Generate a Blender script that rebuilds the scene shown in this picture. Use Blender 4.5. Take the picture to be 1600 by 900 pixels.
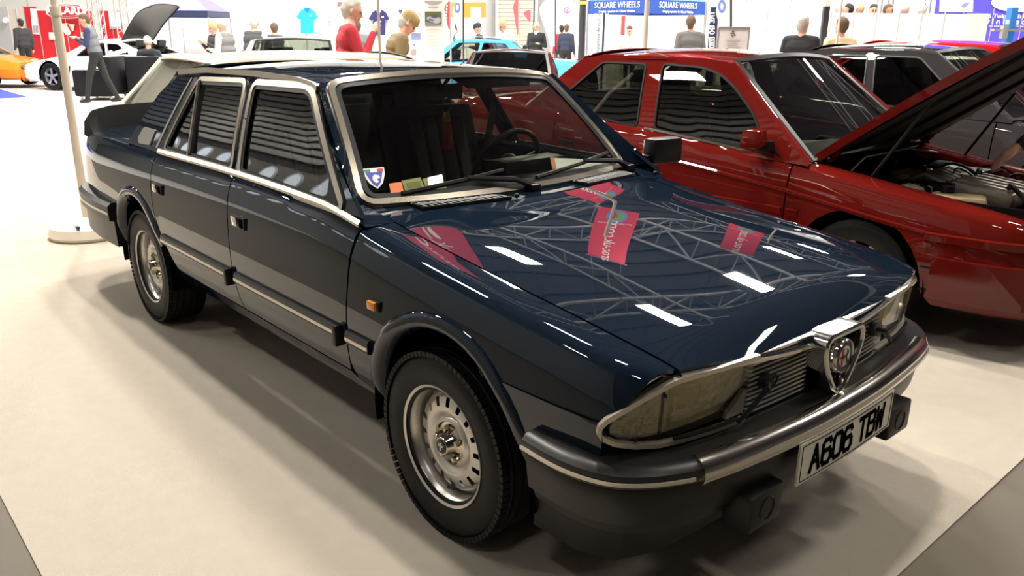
import bpy, bmesh, math, random
import numpy as np
from mathutils import Vector, Matrix
from mathutils.geometry import delaunay_2d_cdt
random.seed(7)
PI=math.pi
scn=bpy.context.scene
COL=scn.collection
for o in list(bpy.data.objects): bpy.data.objects.remove(o)

# ------------------------------------------------------------------ camera
CAM=Vector((1.8111,-2.1015,1.5230)); PITCH,ROLL,YAW,FPX=0.306089,0.009248,2.414975,1270.25
_f=Vector((math.cos(PITCH)*math.cos(YAW),math.cos(PITCH)*math.sin(YAW),-math.sin(PITCH)))
_r=Vector((math.sin(YAW),-math.cos(YAW),0)); _u=_r.cross(_f)
_r,_u=(_r*math.cos(ROLL)+_u*math.sin(ROLL)),(_u*math.cos(ROLL)-_r*math.sin(ROLL))
def ray(px,py): return _f+_r*((px-800)/FPX)-_u*((py-450)/FPX)
def atz(px,py,z=0.0):
    d=ray(px,py); return CAM+d*((z-CAM.z)/d.z)
def aty(px,py,y):
    d=ray(px,py); return CAM+d*((y-CAM.y)/d.y)
def atx(px,py,x):
    d=ray(px,py); return CAM+d*((x-CAM.x)/d.x)
def atd(px,py,d):
    v=ray(px,py); return CAM+v*(d/math.hypot(v.x,v.y))
cd=bpy.data.cameras.new('camera'); cam=bpy.data.objects.new('camera',cd); COL.objects.link(cam)
cam.matrix_world=Matrix(((_r.x,_u.x,-_f.x,CAM.x),(_r.y,_u.y,-_f.y,CAM.y),(_r.z,_u.z,-_f.z,CAM.z),(0,0,0,1)))
cd.sensor_width=36; cd.lens=FPX/1600*36; cd.clip_start=.05; cd.clip_end=300
scn.camera=cam
# ------------------------------------------------------------------ world, exposure
w=bpy.data.worlds.new('world'); scn.world=w; w.use_nodes=True
w.node_tree.nodes['Background'].inputs[0].default_value=(.9,.95,1,1)
w.node_tree.nodes['Background'].inputs[1].default_value=.12
vs=scn.view_settings; vs.view_transform='Standard'; vs.look='None'; vs.exposure=0.0; vs.gamma=1; vs.use_curve_mapping=False

# hall lamps, some of them added as fill: (x, y, size x, size y, watts) at lamp height; the fixtures are built further down
LAMPZ=8.6
LAMPS=[(-1.2,.7,.7,.4,2500),(-4.2,2.6,1.3,.5,2200),(-6.0,-.6,1.3,.5,3600),(-9.4,8.2,1.3,.6,4500),(-5.7,9.4,1.3,.6,3600),(2.6,3.6,1.3,.5,1100),
       (-7.1,15.4,1.3,.6,5200),(-2.8,17.4,1.3,.6,4800),(-9.0,20.5,1.3,.6,5200),(-12,2.2,1.3,.5,6000),(-16,9,1.3,.5,6000),(-20,2,1.3,.5,6000),(-17,18,1.3,.5,6000),(3,11,1.3,.5,3000),(-21,11,1.3,.5,7000),(-25,21,1.3,.5,7000),(-29,7,1.3,.5,8000),(-11,27,1.3,.5,7000),  # end of this row added to brighten the far walls
       (-3.5,-6.0,1.3,.5,520),(3.5,-6.0,1.3,.5,420),(-10,-6.3,1.3,.5,1500),(-17,-6.3,1.3,.5,2600),(-24,-6.0,1.3,.5,3000),(5.5,-.5,1.3,.5,380)]  # unseen camera-side row, added to fill shadows and light the shutter wall
for i,(x,y,sx,sy,wt) in enumerate(LAMPS):
    ld=bpy.data.lights.new('hall_lamp_light','AREA'); ld.shape='RECTANGLE'; ld.size=sx; ld.size_y=sy; ld.energy=wt*.19; ld.color=(1,.95,.87)
    lo=bpy.data.objects.new('hall_lamp_light',ld); COL.objects.link(lo); lo.location=(x,y,LAMPZ-.06)

# ------------------------------------------------------------------ materials
MT={}
def mat(name,col=(.5,.5,.5),rough=.5,metal=0,coat=0,spec=.5,emit=None,es=0,alpha=1,trans=0,noise=None,bump=None,coatr=.03,sheen=0):
    if name in MT: return MT[name]
    m=bpy.data.materials.new(name); m.use_nodes=True; nt=m.node_tree; b=nt.nodes['Principled BSDF']
    b.inputs['Base Color'].default_value=(*col,1); b.inputs['Roughness'].default_value=rough; b.inputs['Metallic'].default_value=metal
    b.inputs['Coat Weight'].default_value=coat; b.inputs['Coat Roughness'].default_value=coatr; b.inputs['Specular IOR Level'].default_value=spec
    b.inputs['Transmission Weight'].default_value=trans; b.inputs['Alpha'].default_value=alpha
    if sheen: b.inputs['Sheen Weight'].default_value=sheen
    if emit: b.inputs['Emission Color'].default_value=(*emit,1); b.inputs['Emission Strength'].default_value=es
    if noise or bump:
        tc=nt.nodes.new('ShaderNodeTexCoord')
    if noise:   # (scale, amount, detail)
        nz=nt.nodes.new('ShaderNodeTexNoise'); nz.inputs['Scale'].default_value=noise[0]; nz.inputs['Detail'].default_value=noise[2] if len(noise)>2 else 4
        nt.links.new(tc.outputs['Object'],nz.inputs['Vector'])
        mx=nt.nodes.new('ShaderNodeMix'); mx.data_type='RGBA'; a=noise[1]
        mx.inputs[6].default_value=(*[c*(1-a) for c in col],1); mx.inputs[7].default_value=(*[min(1,c*(1+a)) for c in col],1)
        nt.links.new(nz.outputs['Fac'],mx.inputs[0]); nt.links.new(mx.outputs[2],b.inputs['Base Color'])
    if bump:    # (scale, strength)
        nz=nt.nodes.new('ShaderNodeTexNoise'); nz.inputs['Scale'].default_value=bump[0]; nz.inputs['Detail'].default_value=3
        nt.links.new(tc.outputs['Object'],nz.inputs['Vector'])
        bp=nt.nodes.new('ShaderNodeBump'); bp.inputs['Strength'].default_value=bump[1]; bp.inputs['Distance'].default_value=.01
        nt.links.new(nz.outputs['Fac'],bp.inputs['Height']); nt.links.new(bp.outputs['Normal'],b.inputs['Normal'])
    MT[name]=m; return m
def glass(name,tint=(.5,.55,.5),refl=1.0):
    """thin sheet glass: clear tinted transmission under a Fresnel reflection"""
    if name in MT: return MT[name]
    m=bpy.data.materials.new(name); m.use_nodes=True; nt=m.node_tree; nt.nodes.remove(nt.nodes['Principled BSDF'])
    out=nt.nodes['Material Output']; t=nt.nodes.new('ShaderNodeBsdfTransparent'); t.inputs[0].default_value=(*tint,1)
    g=nt.nodes.new('ShaderNodeBsdfGlossy'); g.inputs['Roughness'].default_value=.0; g.inputs[0].default_value=(refl,refl,refl,1)
    lw=nt.nodes.new('ShaderNodeLayerWeight'); p5=nt.nodes.new('ShaderNodeMath'); p5.operation='POWER'; p5.inputs[1].default_value=4.0; sc=nt.nodes.new('ShaderNodeMath'); sc.operation='MULTIPLY_ADD'; sc.inputs[1].default_value=.92; sc.inputs[2].default_value=.05
    mx=nt.nodes.new('ShaderNodeMixShader'); lw.inputs[0].default_value=.5
    nt.links.new(lw.outputs['Facing'],p5.inputs[0]); nt.links.new(p5.outputs[0],sc.inputs[0]); nt.links.new(sc.outputs[0],mx.inputs[0]); nt.links.new(t.outputs[0],mx.inputs[1]); nt.links.new(g.outputs[0],mx.inputs[2]); nt.links.new(mx.outputs[0],out.inputs[0])
    MT[name]=m; return m
def paint(name,col,metal=.5,rough=.35): 
    m=mat(name,col,rough,0,coat=1.0,coatr=.012,spec=0,noise=(1400,.22,1) if metal>.3 else None); return m
CHROME=mat('chrome',(.80,.78,.74),.10,1); STEEL=mat('brushed_steel',(.40,.355,.285),.25,1); BLACK=mat('black_plastic',(.009,.009,.009),.36,spec=.25)
RUBBER=mat('rubber',(.008,.008,.0085),.5,spec=.2,bump=(60,.1)); DARK=mat('dark_void',(.004,.004,.004),.9,spec=0); MATTE=mat('matte_black',(.008,.0075,.007),.6,spec=.03)
GLASS=glass('window_glass',(.55,.58,.52)); TGLASS=glass('tinted_glass',(.22,.23,.2)); WHITE=mat('white_paint',(.8,.8,.8),.5); LENS=glass('clear_lens',(.85,.83,.74))
FABRIC=mat('black_fabric',(.018,.018,.018),.9,bump=(300,.2)); GFABRIC=mat('grey_fabric',(.09,.088,.08),.9,bump=(300,.2)); HEADL=mat('headliner',(.35,.32,.24),.9)
PAPER=mat('paper',(.85,.84,.78),.7); YPAPER=mat('yellow_paper',(.95,.93,.50),.7)

# ------------------------------------------------------------------ mesh helpers
def obj(name,v,f,m,parent=None,smooth=True,angle=35,fm=None):
    me=bpy.data.meshes.new(name); me.from_pydata([tuple(p) for p in v],[],f)
    for mm in (m if isinstance(m,(list,tuple)) else [m]): me.materials.append(mm)
    if fm is not None: me.polygons.foreach_set('material_index',fm)
    if smooth:
        me.polygons.foreach_set('use_smooth',[True]*len(me.polygons))
        if angle: me.set_sharp_from_angle(angle=math.radians(angle))
    me.update(); o=bpy.data.objects.new(name,me); COL.objects.link(o)
    if parent: o.parent=parent
    return o
def tag(o,label,cat,group=None):
    o['label']=label; o['category']=cat
    if group: o['group']=group
    return o
def thing(name,label,cat,loc=(0,0,0),rz=0,group=None):
    o=bpy.data.objects.new(name,None); o.empty_display_size=.1; COL.objects.link(o); o.location=loc; o.rotation_euler=(0,0,rz)
    return tag(o,label,cat,group)
def struct(o): o['kind']='structure'; return o
def copy_tree(o,parent=None):
    c=o.copy(); COL.objects.link(c); c.parent=parent
    for ch in list(o.children): copy_tree(ch,c)
    return c
class MB:
    def __init__(s): s.v=[]; s.f=[]; s.m=[]; s.cm=0
    def add(s,v,f):
        n=len(s.v); s.v+= [tuple(p) for p in v]; s.f+=[tuple(i+n for i in q) for q in f]; s.m+=[s.cm]*len(f); return s
    def mi(s,i): s.cm=i; return s
    def box(s,c,d,rot=None,bev=0,taper=1.0):
        x,y,z=d[0]/2,d[1]/2,d[2]/2; t=taper
        if bev<=0:
            v=[(-x,-y,-z),(x,-y,-z),(x,y,-z),(-x,y,-z),(-x*t,-y*t,z),(x*t,-y*t,z),(x*t,y*t,z),(-x*t,y*t,z)]
            f=[(3,2,1,0),(4,5,6,7),(0,1,5,4),(1,2,6,5),(2,3,7,6),(3,0,4,7)]
        else:
            bm=bmesh.new(); vs=[bm.verts.new(p) for p in [(-x,-y,-z),(x,-y,-z),(x,y,-z),(-x,y,-z),(-x*t,-y*t,z),(x*t,-y*t,z),(x*t,y*t,z),(-x*t,y*t,z)]]
            for q in [(3,2,1,0),(4,5,6,7),(0,1,5,4),(1,2,6,5),(2,3,7,6),(3,0,4,7)]: bm.faces.new([vs[i] for i in q])
            bmesh.ops.bevel(bm,geom=bm.edges[:],offset=bev,segments=2,profile=.6,affect='EDGES'); bm.verts.index_update()
            v=[p.co[:] for p in bm.verts]; f=[[p.index for p in q.verts] for q in bm.faces]; bm.free()
        M=Matrix.Translation(c)@(rot.to_4x4() if rot else Matrix())
        return s.add([M@Vector(p) for p in v],f)
    def tube(s,path,r,n=8,closed=False,caps=True):
        P=[Vector(p) for p in path]; k=len(P); R=r if isinstance(r,(list,tuple)) else [r]*k; v=[]; f=[]; prev=None
        for i in range(k):
            a=P[i-1] if (i>0 or closed) else P[i]; b=P[(i+1)%k] if (i<k-1 or closed) else P[i]
            T=(b-a).normalized()
            if prev is None:
                h=Vector((0,0,1)) if abs(T.z)<.9 else Vector((1,0,0)); N=T.cross(h).normalized()
            else: N=(prev-T*prev.dot(T)).normalized()
            prev=N; B=T.cross(N)
            for j in range(n):
                a_=2*PI*j/n; v.append(P[i]+(N*math.cos(a_)+B*math.sin(a_))*R[i])
        for i in range(k if closed else k-1):
            for j in range(n):
                a=i*n+j; b=i*n+(j+1)%n; c=((i+1)%k)*n+(j+1)%n; d=((i+1)%k)*n+j; f.append((a,b,c,d))
        if caps and not closed: f.append(tuple(range(n))[::-1]); f.append(tuple(range((k-1)*n,k*n)))
        return s.add(v,f)
    def lathe(s,prof,c=(0,0,0),axis='z',n=32,rot=None,a0=0,a1=2*PI):
        v=[]; f=[]; full=abs(a1-a0-2*PI)<1e-6; m=n if full else n+1
        for i in range(m):
            a=a0+(a1-a0)*i/n; ca,sa=math.cos(a),math.sin(a)
            for (r,h) in prof:
                p=(r*ca,r*sa,h)
                if axis=='y': p=(r*ca,h,r*sa)
                elif axis=='x': p=(h,r*ca,r*sa)
                p=Vector(p)
                if rot: p=rot@p
                v.append(p+Vector(c))
        k=len(prof)
        for i in range(n):
            for j in range(k-1):
                a=i*k+j; b=((i+1)%m)*k+j; f.append((a,b,b+1,a+1) if axis!='y' else (a+1,b+1,b,a))
        return s.add(v,f)
    def prism(s,poly,fn,t):
        """poly: 2D points; fn(a,b,h)->3D ; extruded 0..t"""
        n=len(poly); v=[fn(a,b,0) for a,b in poly]+[fn(a,b,t) for a,b in poly]
        f=[tuple(range(n))[::-1],tuple(range(n,2*n))]+[(i,(i+1)%n,n+(i+1)%n,n+i) for i in range(n)]
        return s.add(v,f)
    def sweep(s,path,sec,up=(0,0,1),closed=False,secclosed=True,scale=None):
        P=[Vector(p) for p in path]; k=len(P); m=len(sec); U=Vector(up); v=[]; f=[]
        for i in range(k):
            a=P[i-1] if (i>0 or closed) else P[i]; b=P[(i+1)%k] if (i<k-1 or closed) else P[i]
            T=(b-a).normalized(); N=T.cross(U).normalized(); B=N.cross(T)
            q=scale[i] if scale else 1
            for (n_,b_) in sec: v.append(P[i]+N*n_*q+B*b_*q)
        mm=m if secclosed else m-1
        for i in range(k if closed else k-1):
            for j in range(mm):
                a=i*m+j; b=i*m+(j+1)%m; c=((i+1)%k)*m+(j+1)%m; d=((i+1)%k)*m+j; f.append((a,d,c,b))
        if secclosed and not closed: f.append(tuple(range(m))); f.append(tuple(range((k-1)*m,k*m))[::-1])
        return s.add(v,f)
    def grid(s,fn,nu,nv):
        v=[fn(i/nu,j/nv) for i in range(nu+1) for j in range(nv+1)]; k=nv+1
        return s.add(v,[(i*k+j,(i+1)*k+j,(i+1)*k+j+1,i*k+j+1) for i in range(nu) for j in range(nv)])
    def ball(s,c,r,nu=12,nv=8,rot=None):
        r=r if isinstance(r,(list,tuple)) else (r,r,r); v=[]; M=rot or Matrix.Identity(3); c=Vector(c)
        for i in range(nv+1):
            t=PI*i/nv
            for j in range(nu):
                a=2*PI*j/nu; v.append(c+M@Vector((r[0]*math.sin(t)*math.cos(a),r[1]*math.sin(t)*math.sin(a),r[2]*math.cos(t))))
        f=[(i*nu+j,(i+1)*nu+j,(i+1)*nu+(j+1)%nu,i*nu+(j+1)%nu) for i in range(nv) for j in range(nu)]
        return s.add(v,f)
    def mirror_y(s):
        n=len(s.v); s.v+=[(a,-b,c) for a,b,c in s.v]; s.f+=[tuple(i+n for i in q)[::-1] for q in s.f]; s.m+=s.m; return s
    def build(s,name,m,parent=None,smooth=True,angle=35): return obj(name,s.v,s.f,m,parent,smooth,angle,s.m if isinstance(m,(list,tuple)) else None)
def xf(v,M): return [M@Vector(p) for p in v]
def pw(pts):
    """monotone cubic interpolation through (x,y) points"""
    X=[p[0] for p in pts]; Y=[p[1] for p in pts]; n=len(X)
    if X[0]>X[-1]: X=X[::-1]; Y=Y[::-1]
    d=[(Y[i+1]-Y[i])/(X[i+1]-X[i]) for i in range(n-1)]; m=[d[0]]+[0 if d[i-1]*d[i]<=0 else 2*d[i-1]*d[i]/(d[i-1]+d[i]) for i in range(1,n-1)]+[d[-1]]
    def fn(x):
        if x<=X[0]: return Y[0]+m[0]*(x-X[0])*0
        if x>=X[-1]: return Y[-1]
        i=0
        while x>X[i+1]: i+=1
        h=X[i+1]-X[i]; t=(x-X[i])/h; t2=t*t; t3=t2*t
        return Y[i]*(2*t3-3*t2+1)+h*m[i]*(t3-2*t2+t)+Y[i+1]*(3*t2-2*t3)+h*m[i+1]*(t3-t2)
    return fn
def lin(a,b,t): return a+(b-a)*t
def smooth_path(P,n=4):
    o=[]; P=[Vector(p) for p in P]; k=len(P)
    for i in range(k-1):
        a=P[max(i-1,0)]; b=P[i]; c=P[i+1]; d=P[min(i+2,k-1)]
        for j in range(n):
            t=j/n; o.append(((b*2)+(c-a)*t+(a*2-b*5+c*4-d)*t*t+(b*3-a-c*3+d)*t**3)*.5)
    return o+[P[-1]]
def arc(cx,cz,r,a0,a1,n=14): return [(cx+r*math.cos(math.radians(a0+(a1-a0)*i/n)),cz+r*math.sin(math.radians(a0+(a1-a0)*i/n))) for i in range(n+1)]
def inpoly(P,x,y):
    c=False; n=len(P); j=n-1
    for i in range(n):
        if (P[i][1]>y)!=(P[j][1]>y) and x<(P[j][0]-P[i][0])*(y-P[i][1])/(P[j][1]-P[i][1])+P[i][0]: c=not c
        j=i
    return c
def dense(P,h):
    o=[]; n=len(P)
    for i in range(n):
        a=P[i]; b=P[(i+1)%n]; k=max(1,int(math.hypot(b[0]-a[0],b[1]-a[1])/h+.5))
        for j in range(k): o.append((lin(a[0],b[0],j/k),lin(a[1],b[1],j/k)))
    return o
def rounded(P,r,n=4):
    """round the corners of a 2D polygon"""
    o=[]; m=len(P); R=r if isinstance(r,(list,tuple)) else [r]*m
    for i in range(m):
        p=Vector(P[i]); a=Vector(P[i-1])-p; b=Vector(P[(i+1)%m])-p; q=min(R[i],a.length*.48,b.length*.48)
        if q<=1e-5: o.append(tuple(p)); continue
        s=p+a.normalized()*q; e=p+b.normalized()*q
        for k in range(n+1):
            t=k/n; o.append(tuple(s*(1-t)**2+p*2*t*(1-t)+e*t*t))
    return o
def tri(outline,h,holes=()):
    B=dense(outline,h); pts=list(B); ed=[(i,(i+1)%len(B)) for i in range(len(B))]
    for H in holes:
        n=len(pts); D=dense(H,h); pts+=D; ed+=[(n+i,n+(i+1)%len(D)) for i in range(len(D))]
    nb=len(pts); bp=np.array(pts); x0,y0=bp.min(0); x1,y1=bp.max(0); y=y0+h*.5; row=0
    while y<y1:
        x=x0+h*.5
        while x<x1:
            if inpoly(outline,x,y) and not any(inpoly(H,x,y) for H in holes) and ((bp-(x,y))**2).sum(1).min()>(.55*h)**2: pts.append((x,y))
            x+=h
        y+=h
    V,E,F,_,_,_=delaunay_2d_cdt([Vector(q) for q in pts],ed,[],0,1e-6)
    F2=[]
    for t in F:
        cx=sum(V[i].x for i in t)/3; cy=sum(V[i].y for i in t)/3
        if inpoly(outline,cx,cy) and not any(inpoly(H,cx,cy) for H in holes):
            a,b,c=[V[i] for i in t]
            if abs((b-a).cross(c-a))>1e-10: F2.append(tuple(t))
    return [(q.x,q.y) for q in V],F2
def panel(name,outline,S,m,parent,h=.05,holes=(),depth=.012,hint=(0,-1,.2),mirror=False,back=False):
    """a sheet cut to an outline in the surface's own coordinates, edges turned in"""
    uv,F=tri(outline,h,holes); V=[Vector(S(a,b)) for a,b in uv]; N=[Vector() for _ in V]; H=Vector(hint); tot=Vector()
    for t in F:
        n=(V[t[1]]-V[t[0]]).cross(V[t[2]]-V[t[0]]); tot+=n
    if tot.dot(H)<0: F=[t[::-1] for t in F]
    cnt={}
    for t in F:
        n=(V[t[1]]-V[t[0]]).cross(V[t[2]]-V[t[0]])
        for i in range(3):
            N[t[i]]+=n; e=(t[i],t[(i+1)%3]); cnt[e]=1
    bd=[e for e in cnt if (e[1],e[0]) not in cnt]
    v=[tuple(p) for p in V]; f=list(F)
    if depth>0:
        idx={}
        for a,b in bd:
            for i in (a,b):
                if i not in idx:
                    idx[i]=len(v); v.append(tuple(V[i])); v.append(tuple(V[i]-N[i].normalized()*depth))
            f.append((idx[b],idx[a],idx[a]+1,idx[b]+1))
    if mirror: v=[(a,-b,c) for a,b,c in v]; f=[t[::-1] for t in f]
    return obj(name,v,f,m,parent,True,50)
def both(fn):
    for mi in (False,True): fn(mi)
def my(pts,mi): return [(a,-b,c) for a,b,c in pts] if mi else pts

# ------------------------------------------------------------------ car kit
SEC=[(-.10,.30,0),(-.052,.36,0),(-.022,.43,0),(-.006,.52,0),(0,.64,0),(-.003,-.20,1),(-.012,-.11,1),(-.03,-.05,1),(-.058,-.010,1),(None,0,1)]
class Body:
    """side skin of a car: y and z of each cross-section from sill to bonnet gap, smoothly interpolated"""
    def __init__(s,W,zt,yg,sec=SEC): s.W=pw(W); s.zt=pw(zt); s.yg=pw(yg); s.sec=sec; s.n=len(sec)-1; s.cache={}
    def knots(s,x):
        k=round(x,4)
        if k in s.cache: return s.cache[k]
        W=s.W(x); zt=s.zt(x); o=[]
        for dy,dz,md in s.sec: o.append((s.yg(x) if dy is None else W+dy, zt+dz if md else dz))
        s.cache[k]=o; return o
    def yz(s,x,v):
        K=s.knots(x); i=min(max(int(v),0),s.n-1); t=v-i
        p0=K[max(i-1,0)]; p1=K[i]; p2=K[i+1]; p3=K[min(i+2,s.n)]; r=[]
        for a in (0,1):
            m1=(p2[a]-p0[a])*.5; m2=(p3[a]-p1[a])*.5; t2=t*t; t3=t2*t
            r.append(p1[a]*(2*t3-3*t2+1)+m1*(t3-2*t2+t)+p2[a]*(3*t2-2*t3)+m2*(t3-t2))
        return r
    def v_of_z(s,x,z,vm=None):
        a,b=0.0,float(vm or s.n)
        for _ in range(30):
            m=(a+b)/2
            if s.yz(x,m)[1]<z: a=m
            else: b=m
        return a
    VS=.085
    def S(s,x,q):
        y,z=s.yz(x,q/s.VS); return (x,-y,z)
    def pt(s,x,z,out=0):
        y,_=s.yz(x,s.v_of_z(x,z)); return Vector((x,-y-out,z))
    def dom(s,P):
        """(x,z) or (x,'v',v) points to surface coordinates"""
        return [(p[0],p[2]*s.VS) if len(p)==3 else (p[0],s.v_of_z(p[0],p[1])*s.VS) for p in P]
    def panel(s,name,P,m,root,mi,h=.05,**k):
        D=dense_mixed(P,s); return panel(name,D,s.S,m,root,h,mirror=mi,**k)
def dense_mixed(P,B,h=.05):
    """subdivide an (x,z) outline so that it stays straight in side view"""
    o=[]; n=len(P)
    for i in range(n):
        a=P[i]; b=P[(i+1)%n]
        if len(a)==3 or len(b)==3 :
            A=B.dom([a])[0]; C=B.dom([b])[0]; k=max(1,int(math.hypot(C[0]-A[0],C[1]-A[1])/h))
            for j in range(k): o.append((lin(A[0],C[0],j/k),lin(A[1],C[1],j/k)))
        else:
            k=max(1,int(math.hypot(b[0]-a[0],b[1]-a[1])/h))
            for j in range(k): o+=B.dom([(lin(a[0],b[0],j/k),lin(a[1],b[1],j/k))])
    return o
class Green:
    """leaning side of the cabin"""
    def __init__(s,yb,zb,yt,zt,bul=.03,tap=None): s.a=(yb,zb,yt,zt,bul); s.tap=tap or (lambda x:0)
    def y(s,z,x=0):
        yb,zb,yt,zt,b=s.a; t=(z-zb)/(zt-zb); return yb+(yt-yb)*t+b*t*(1-t)-s.tap(x)
    def S(s,x,z): return (x,-s.y(z,x),z)
    def So(s,d): return lambda x,z:(x,-s.y(z,x)-d,z)
def edge_strip(name,loop,S,w,d,m,root,mi,closed=True,off=0.0):
    """a flat trim strip of width w and height d following a 2D loop on a surface (strip lies outside the loop)"""
    mb=MB(); P=dense(loop,.06) if closed else loop; n=len(P); area=sum(P[i][0]*P[(i+1)%n][1]-P[(i+1)%n][0]*P[i][1] for i in range(n)); sg=1 if area>0 else -1
    V=[]
    for i in range(n):
        a=Vector(P[i-1] if (closed or i>0) else P[i]); b=Vector(P[(i+1)%n] if (closed or i<n-1) else P[i]); T=(b-a).normalized(); N=Vector((T.y,-T.x))*sg
        p=Vector(P[i])+N*off; q=p+N*w
        A=Vector(S(*p)); B=Vector(S(*q)); nn=Vector((0,-1,.35)).normalized()*d
        V+=[A,A+nn,B+nn,B]
    f=[]
    for i in range(n if closed else n-1):
        j=(i+1)%n
        for k in range(3): f.append((i*4+k,i*4+k+1,j*4+k+1,j*4+k))
    if not closed: f+= [(0,1,2,3),((n-1)*4+3,(n-1)*4+2,(n-1)*4+1,(n-1)*4)]
    if sg<0: f=[q[::-1] for q in f]
    V=[tuple(p) for p in V]
    if mi: V=my(V,True); f=[q[::-1] for q in f]
    return obj(name,V,f,m,root)
def patch(name,fn,nu,nv,m,root,depth=0.0,angle=50):
    """grid sheet fn(u,v) with an optional turned-in rim"""
    mb=MB().grid(fn,nu,nv)
    if depth:
        k=nv+1; ring=[i*k for i in range(nu+1)]+[nu*k+j for j in range(1,nv+1)]+[i*k+nv for i in range(nu-1,-1,-1)]+[j for j in range(nv-1,0,-1)]
        c=len(mb.v); P=[Vector(mb.v[i]) for i in ring]
        mb.v+=[tuple(p) for p in P]+[(p.x,p.y,p.z-depth) for p in P]; n=len(ring)
        for i in range(n): j=(i+1)%n; mb.f.append((c+i,c+j,c+n+j,c+n+i)); mb.m.append(0)
    return mb.build(name,m,root,True,angle)
def tyre(root,c,R,w,side,rim=.19,name='tyre',tread=True):
    """tyre as a part of root; side=-1 outer face towards -y"""
    h=w/2; s=side
    prof=[(rim-.012,-h*.80),(rim+.006,-h*.90),(rim+.03,-h*.99),(rim+(R-rim)*.5,-h*1.01),(R-.03,-h*.98),(R-.008,-h*.82)]
    for a in (-.55,-.2,.2,.55): prof+= [(R,h*(a-.07)),(R-.008,h*(a-.05)),(R-.008,h*(a+.05)),(R,h*(a+.07))] if tread else []
    prof+=[(R-.008,h*.82),(R-.03,h*.98),(rim+(R-rim)*.5,h*1.01),(rim+.03,h*.99),(rim-.012,h*.8)]
    prof=[(r,y) for r,y in prof]
    o=MB().lathe(prof,c,'y',56 if tread else 28).build(name,RUBBER,root,True,40)
    if tread:
        mb=MB()
        for i in range(84):
            a=2*PI*i/84
            for sy in(-1,1):
                p=Vector((math.cos(a)*(R-.0105),sy*h*.80,math.sin(a)*(R-.0105))); rot=Matrix.Rotation(-a,3,'Y')
                mb.box(Vector(c)+p,(.016,.040,.0185),rot)
        mb.build('tread_block',RUBBER,o)['kind']='stuff'
    return o
def simple_wheel(root,c,R,w,side,rimm,spokes=5,rim=None,n=24):
    rim=rim or R*.64; t=tyre(root,c,R,w,side,rim,tread=False); cy=c[1]+side*w*.40
    MB().lathe([(rim,side*w*.42),(rim*.95,side*w*.40),(rim*.88,side*w*.1),(rim*.86,-side*w*.3)],c,'y',n).build('rim',rimm,t)
    mb=MB()
    for i in range(spokes):
        a=2*PI*i/spokes+.3; p=Vector((math.cos(a)*rim*.5,side*w*.28,math.sin(a)*rim*.5)); mb.box(Vector(c)+p,(rim*.9,.02,rim*.26),Matrix.Rotation(-a,3,'Y'),.006)
    mb.build('spoke',rimm,t)
    MB().lathe([(0,side*w*.36),(rim*.16,side*w*.35),(rim*.22,side*w*.2)],c,'y',16).build('hub_cap',rimm,t)
    MB().lathe([(0,0),(rim*.85,0)],(c[0],c[1]+side*w*.05,c[2]),'y',16).build('brake_disc',DARK,t)
    return t
def text(name,body,size,m,loc,rot,parent=None,ext=.002,align='CENTER',sx=1,font_bold=0,spacing=1.0):
    cu=bpy.data.curves.new(name,'FONT'); cu.body=body; cu.size=size; cu.extrude=ext; cu.align_x=align; cu.align_y='CENTER'; cu.offset=font_bold; cu.space_character=spacing; cu.resolution_u=3
    t=bpy.data.objects.new(name,cu); COL.objects.link(t); bpy.context.view_layer.update()
    me=bpy.data.meshes.new_from_object(t); bpy.data.objects.remove(t); me.name=name; me.materials.clear(); me.materials.append(m)
    o=bpy.data.objects.new(name,me); COL.objects.link(o); o.location=loc
    o.rotation_euler=rot if not isinstance(rot,Matrix) else rot.to_euler(); o.scale=(sx,1,1)
    if parent: o.parent=parent
    return o

# ------------------------------------------------------------------ the setting
TRUSS=mat('white_steelwork',(.78,.78,.80),.5)
CARP=mat('beige_carpet',(.52,.455,.37),.95,noise=(14,.07,8),bump=(500,.6),sheen=.1); CONC=mat('grey_brown_floor',(.115,.095,.068),.7,noise=(3,.12,6))
HALLF=mat('pale_hall_floor',(.60,.58,.55),.6,noise=(2,.05,4)); BLUEC=mat('blue_carpet',(.03,.05,.45),.95)
def slab(name,x0,x1,y0,y1,z0,z1,m): return struct(MB().box(((x0+x1)/2,(y0+y1)/2,(z0+z1)/2),(x1-x0,y1-y0,z1-z0)).build(name,m))
slab('floor',-45,14,-16,45,-.2,-.006,CONC)
slab('floor',-45,14,4.8,45,-.006,-.001,HALLF)
slab('floor',-45,-12,-16,4.8,-.006,-.0012,HALLF)
for k,(a,b) in enumerate([(-3.72,1.05),(-7.9,-3.722),(-12,-7.902)]): slab('floor_carpet',a,b,-1.79,4.8,-.006,0,CARP)
slab('floor_blue_carpet',-30,-19.5,-3.5,2.2,-.001,.004,BLUEC)
WALLD=mat('dark_grey_wall',(.05,.05,.05),.8); SHUT=mat('shutter_grey',(.42,.42,.40),.6,.0)
CEIL=mat('dark_deck',(.085,.085,.10),.9,spec=.1); TRUSS=mat('white_steelwork',(.55,.55,.56),.5)
slab('ceiling',-45,14,-16,45,10.6,10.8,CEIL)
slab('wall_right',-45,14,-9.2,-9,0,10.6,WALLD); slab('wall_front',14,14.2,-16,45,0,10.6,WALLD)
HALLW=mat('pale_wall',(.62,.60,.56),.8)
slab('wall_rear',-45.2,-45,-16,45,0,10.6,HALLW); slab('wall_left',-45,14,45,45.2,0,10.6,HALLW)
# ceiling deck ribs
rib=MB().box((0,0,0),(.12,61,.12)).build('deck_rib',CEIL); rib.location=(-44,14.5,10.53); cl=bpy.data.objects['ceiling']; rib.parent=cl
for i in range(1,48):
    c=rib.copy(); COL.objects.link(c); c.location.x=-44+i*1.2; c.parent=cl
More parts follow.
